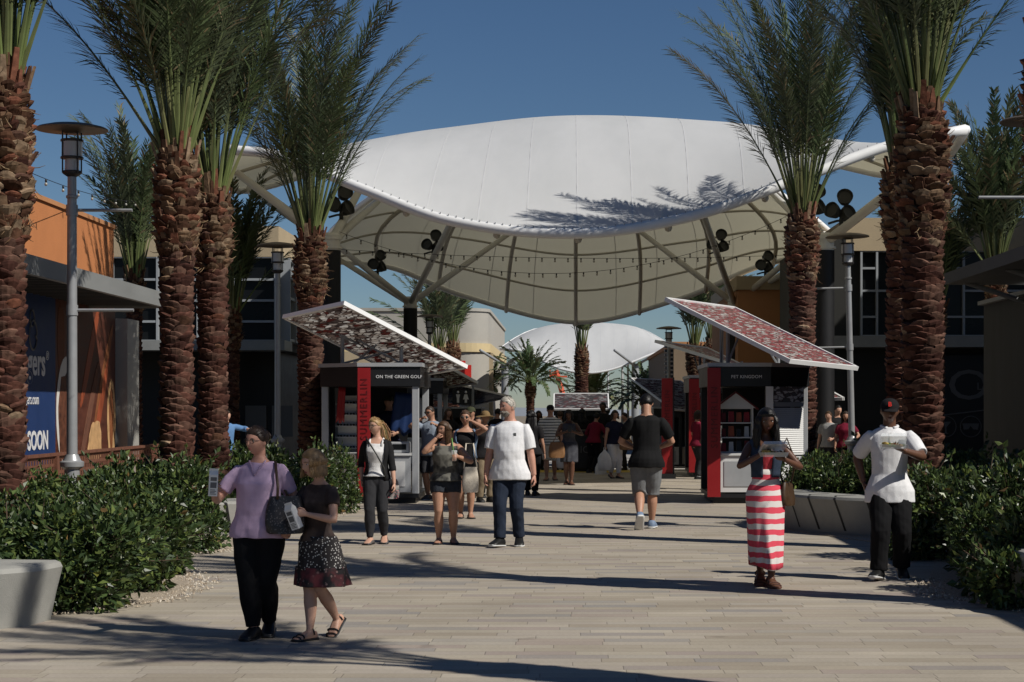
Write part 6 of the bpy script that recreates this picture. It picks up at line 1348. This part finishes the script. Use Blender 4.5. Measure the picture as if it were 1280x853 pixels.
p7 = person('man in a blue grey tee and charcoal shorts eating beside the golf kiosk', X(539, 34.2), 34.2, 1.72, -20, 'm', 1.05, .01, 'tan', .013, legs=((-.045, .02, 0), (.05, -.02, 0)), arms=((-.05, -.13, .86, (-.9, 0, -.6)), (.10, -.12, .80, (.9, .3, -.5))), curl=(1, 1), head=(-12, 8, 0), wear=(('shorts', 'charshort', dict(end=.95, e=.014, r=1.1)), ('tee', 'bluegrey', dict(hem=.47, loose=.6, sleeve=.7, e=.015, sr=1.3))), hair=('crop', 'dark'), shoes=('sneaker', 'grey'), glasses='sun')
p11 = person('man in a striped polo, beige shorts and dark cap', X(688, 43.6), 43.6, 1.75, 0, 'm', 1.05, .02, 'tan', .015, legs=((-.05, -.05, 0), (.055, .05, 8)), arms=((-.16, -.02, .46, (-.4, 1, 0)), (.155, -.05, .48, (.4, 1, 0))), wear=(('shorts', 'beigeshort', dict(end=1.05, e=.016, r=1.1)), ('tee', 'polostripe', dict(hem=.46, loose=.6, sleeve=.72, e=.016, sr=1.3))), hair=('crop', 'dark'), shoes=('flat', 'tan'), cap=('dark', 'cap'), glasses='sun')
shopping_bag('white shopping bag hanging from the striped polo man', hold(p11, 1, (.03, 0, -.03)), .36, .46)
p12 = person('woman in a grey patterned dress looking at her phone', X(711, 41), 41, 1.66, 2, 'f', 1.0, .0, 'brown', .015, legs=((-.025, .05, 10), (.03, -.06, 0)), arms=((-.04, -.15, .70, (-.9, .3, -.5)), (.05, -.15, .70, (.9, .3, -.5))), curl=(.9, .9), head=(-4, 16, 0), wear=(('tank', 'greydress', dict(hem=.5, sleeve=0, e=.011, neck=.81, name='dress_top')), ('skirt', 'greydress', dict(z1=.56, z0=.30, hem=(.115, .10), fold=.05))), hair=('bob', 'black'), shoes=('flat', 'brown'), lipm='lipd')
t = thing('phone', 'dark phone held up by the woman in the grey dress', 'phone', hold(p12, 0).lerp(hold(p12, 1), .5)+V((0, -.02, .03)), 0); t.rotation_euler = (-.5, 0, 0); MB().box(-.038, .038, -.005, .005, -.06, .09, bev=.003).build('case', M['fixture'], t); MB().box(-.033, .033, .0052, .006, -.05, .08).build('screen', M['glass'], t)
handbag('tan handbag at the elbow of the woman in the grey dress', at(696, 553, 40.8), M['bagtan'], .36, .34, .14, [(-.1, 0, -.02), (0, .0, .14), (.1, 0, -.02)])
p13 = person('person in a burgundy jacket leaning over beside the ice bin', X(742, 48.6), 48.6, 1.58, 150, 'f', 1.08, 0, 'tan', .016, lean=16, legs=((-.05, .0, 0), (.06, .06, 0)), arms=((-.10, -.2, .60, (-.8, .4, -.5)), (.10, -.2, .60, (.8, .4, -.5))), wear=(('trousers', 'blacktrouser', {}), ('tee', 'burgundy', dict(hem=.49, loose=.4, sleeve=1.9, e=.018, sr=1.25, sf=.05))), hair=('short', 'black'), shoes=('shoe', 'black'), face=False)
p14 = person('woman in a navy top and white trousers carrying bags', X(768, 44.8), 44.8, 1.63, 28, 'f', 1.05, 0, 'tan', .015, legs=((-.035, .05, 12), (.04, -.05, 0)), arms=((-.17, -.02, .46, (-.4, 1, 0)), (.10, -.17, .60, (.9, .4, -.4))), curl=(1, .8), head=(-10, 8, 0), wear=(('trousers', 'whitejean', dict(fit='slim', e=.008, end=1.85)), ('tee', 'navy', dict(hem=.50, sleeve=.3, loose=.4, e=.013))), hair=('bob', 'dark'), shoes=('flat', 'black'))
shopping_bag('white plastic bag carried low by the woman in white trousers', hold(p14, 0, (-.02, -.03, -.02)), .34, .5)
handbag('tan handbag on the arm of the woman in white trousers', hold(p14, 1, (.02, .02, -.03)), M['bagtan'], .34, .24, .13, [(-.1, 0, -.02), (-.03, 0, .12), (.03, 0, .12), (.1, 0, -.02)], .3)
shopping_bag('white shopping bag standing by the burgundy jacket person', at(751, 574, 47.5), .3, .55)
# ---- the crowd further back and in the shade
def bystander(label, px, d, H, yaw, top, bottom, hair, skin='tan', sex='f', zb=0, cap=None, y0=None, **kw):
    arms = kw.pop('arms', ((-.15, -.05, .48, (-.4, 1, 0)), (.12, -.16, .60, (.8, .4, -.4))))
    return person(label, X(px, d), d, H, yaw, sex, kw.pop('fat', 1.04), 0, skin, .018, arms=arms, legs=kw.pop('legs', ((-.05, .03, 0), (.05, -.03, 0))), wear=(('trousers', bottom, {}), ('tee', top, dict(hem=.48, loose=.5, sleeve=kw.pop('sleeve', .7), e=.016, sr=1.25))), hair=hair, shoes=('shoe', 'black'), cap=cap, zb=zb, face=kw.pop('face', False), **kw)
bystander('dark haired woman just visible over the bearded man\'s shoulder', 664, 36, 1.63, 170, 'dark', 'blacktrouser', ('long', 'black'))
bystander('person in a wide straw hat and dark clothes behind the bearded man', 606, 33.5, 1.62, 30, 'dark', 'khaki', ('short', 'dark'), cap=('straw', 'hat'), fat=1.1)
bystander('person in a green cap standing behind the tank top woman', 589, 36.5, 1.70, -20, 'dark', 'khaki', ('short', 'dark'), sex='m', cap=('olive', 'cap'))
bystander('person in maroon beside the straw hat person', 597, 35.2, 1.52, 10, 'burgundy', 'blacktrouser', ('long', 'dark'))
bystander('tall man in black right of the ice bin', 754, 51, 1.83, -30, 'dark', 'blacktrouser', ('short', 'black'), 'brown', 'm')
bystander('man in a grey shirt standing far behind the white trousers woman', 781, 50.6, 1.55, -60, 'greycloth', 'charcoal', ('short', 'dark'), 'fair', 'm')
bystander('dark dressed person between the ice bin and the centre palm', 728, 50.8, 1.66, 200, 'dark', 'blacktrouser', ('long', 'black'), 'brown')
bystander('person in black just left of the striped polo man', 673, 50.8, 1.6, 20, 'dark', 'blacktrouser', ('bob', 'black'), 'brown')
bystander('person in dark clothes left of the grey dress woman', 700, 50.7, 1.6, 190, 'dark', 'charcoal', ('short', 'brown'))
bystander('person waiting in front of the far left kiosk', 622, 50.4, 1.66, 150, 'dark', 'charcoal', ('short', 'black'), sex='m')
bystander('vendor in a navy shirt and olive cap inside the golf kiosk', 486, 34.6, 1.74, -10, 'navy', 'burgundy', ('crop', 'dark'), sex='m', cap=('olive', 'cap'), zb=.17)
bystander('person mostly hidden behind the pet kiosk, one white sneaker showing', 893, 38.6, 1.66, -80, 'dark', 'blacktrouser', ('short', 'black'), 'brown', 'm', legs=((-.04, .06, 0), (.05, -.08, 0)))
bystander('man in a light shirt in the shade left of the right lamp post', 1036, 43.5, 1.60, -30, 'greycloth', 'charcoal', ('short', 'brown'), 'fair', 'm')
bystander('taller person in black in the shade by the right lamp post', 1047, 44.2, 1.74, 20, 'dark', 'blacktrouser', ('short', 'black'), 'fair', 'm')
bystander('person in dark red in the shade closest to the right lamp post', 1057, 43.2, 1.60, -10, 'burgundy', 'blacktrouser', ('long', 'dark'), 'tan')
bystander('customer in a dark top at the second right kiosk', 872, 44.3, 1.62, 120, 'burgundy', 'charcoal', ('bob', 'dark'))
bystander('woman in black before the kiosk behind the golf kiosk', 560, 46.5, 1.66, 30, 'dark', 'charcoal', ('long', 'brown'), 'tan')
bystander('man in a light blue shirt stretching out an arm behind the left palm pair', 283, 40, 1.62, 40, 'blueshirt', 'charcoal', ('short', 'dark'), 'fair', 'm', arms=((-.15, -.05, .48, (-.4, 1, 0)), (.30, -.10, .75, (.3, 1, 0))), sleeve=1.6)
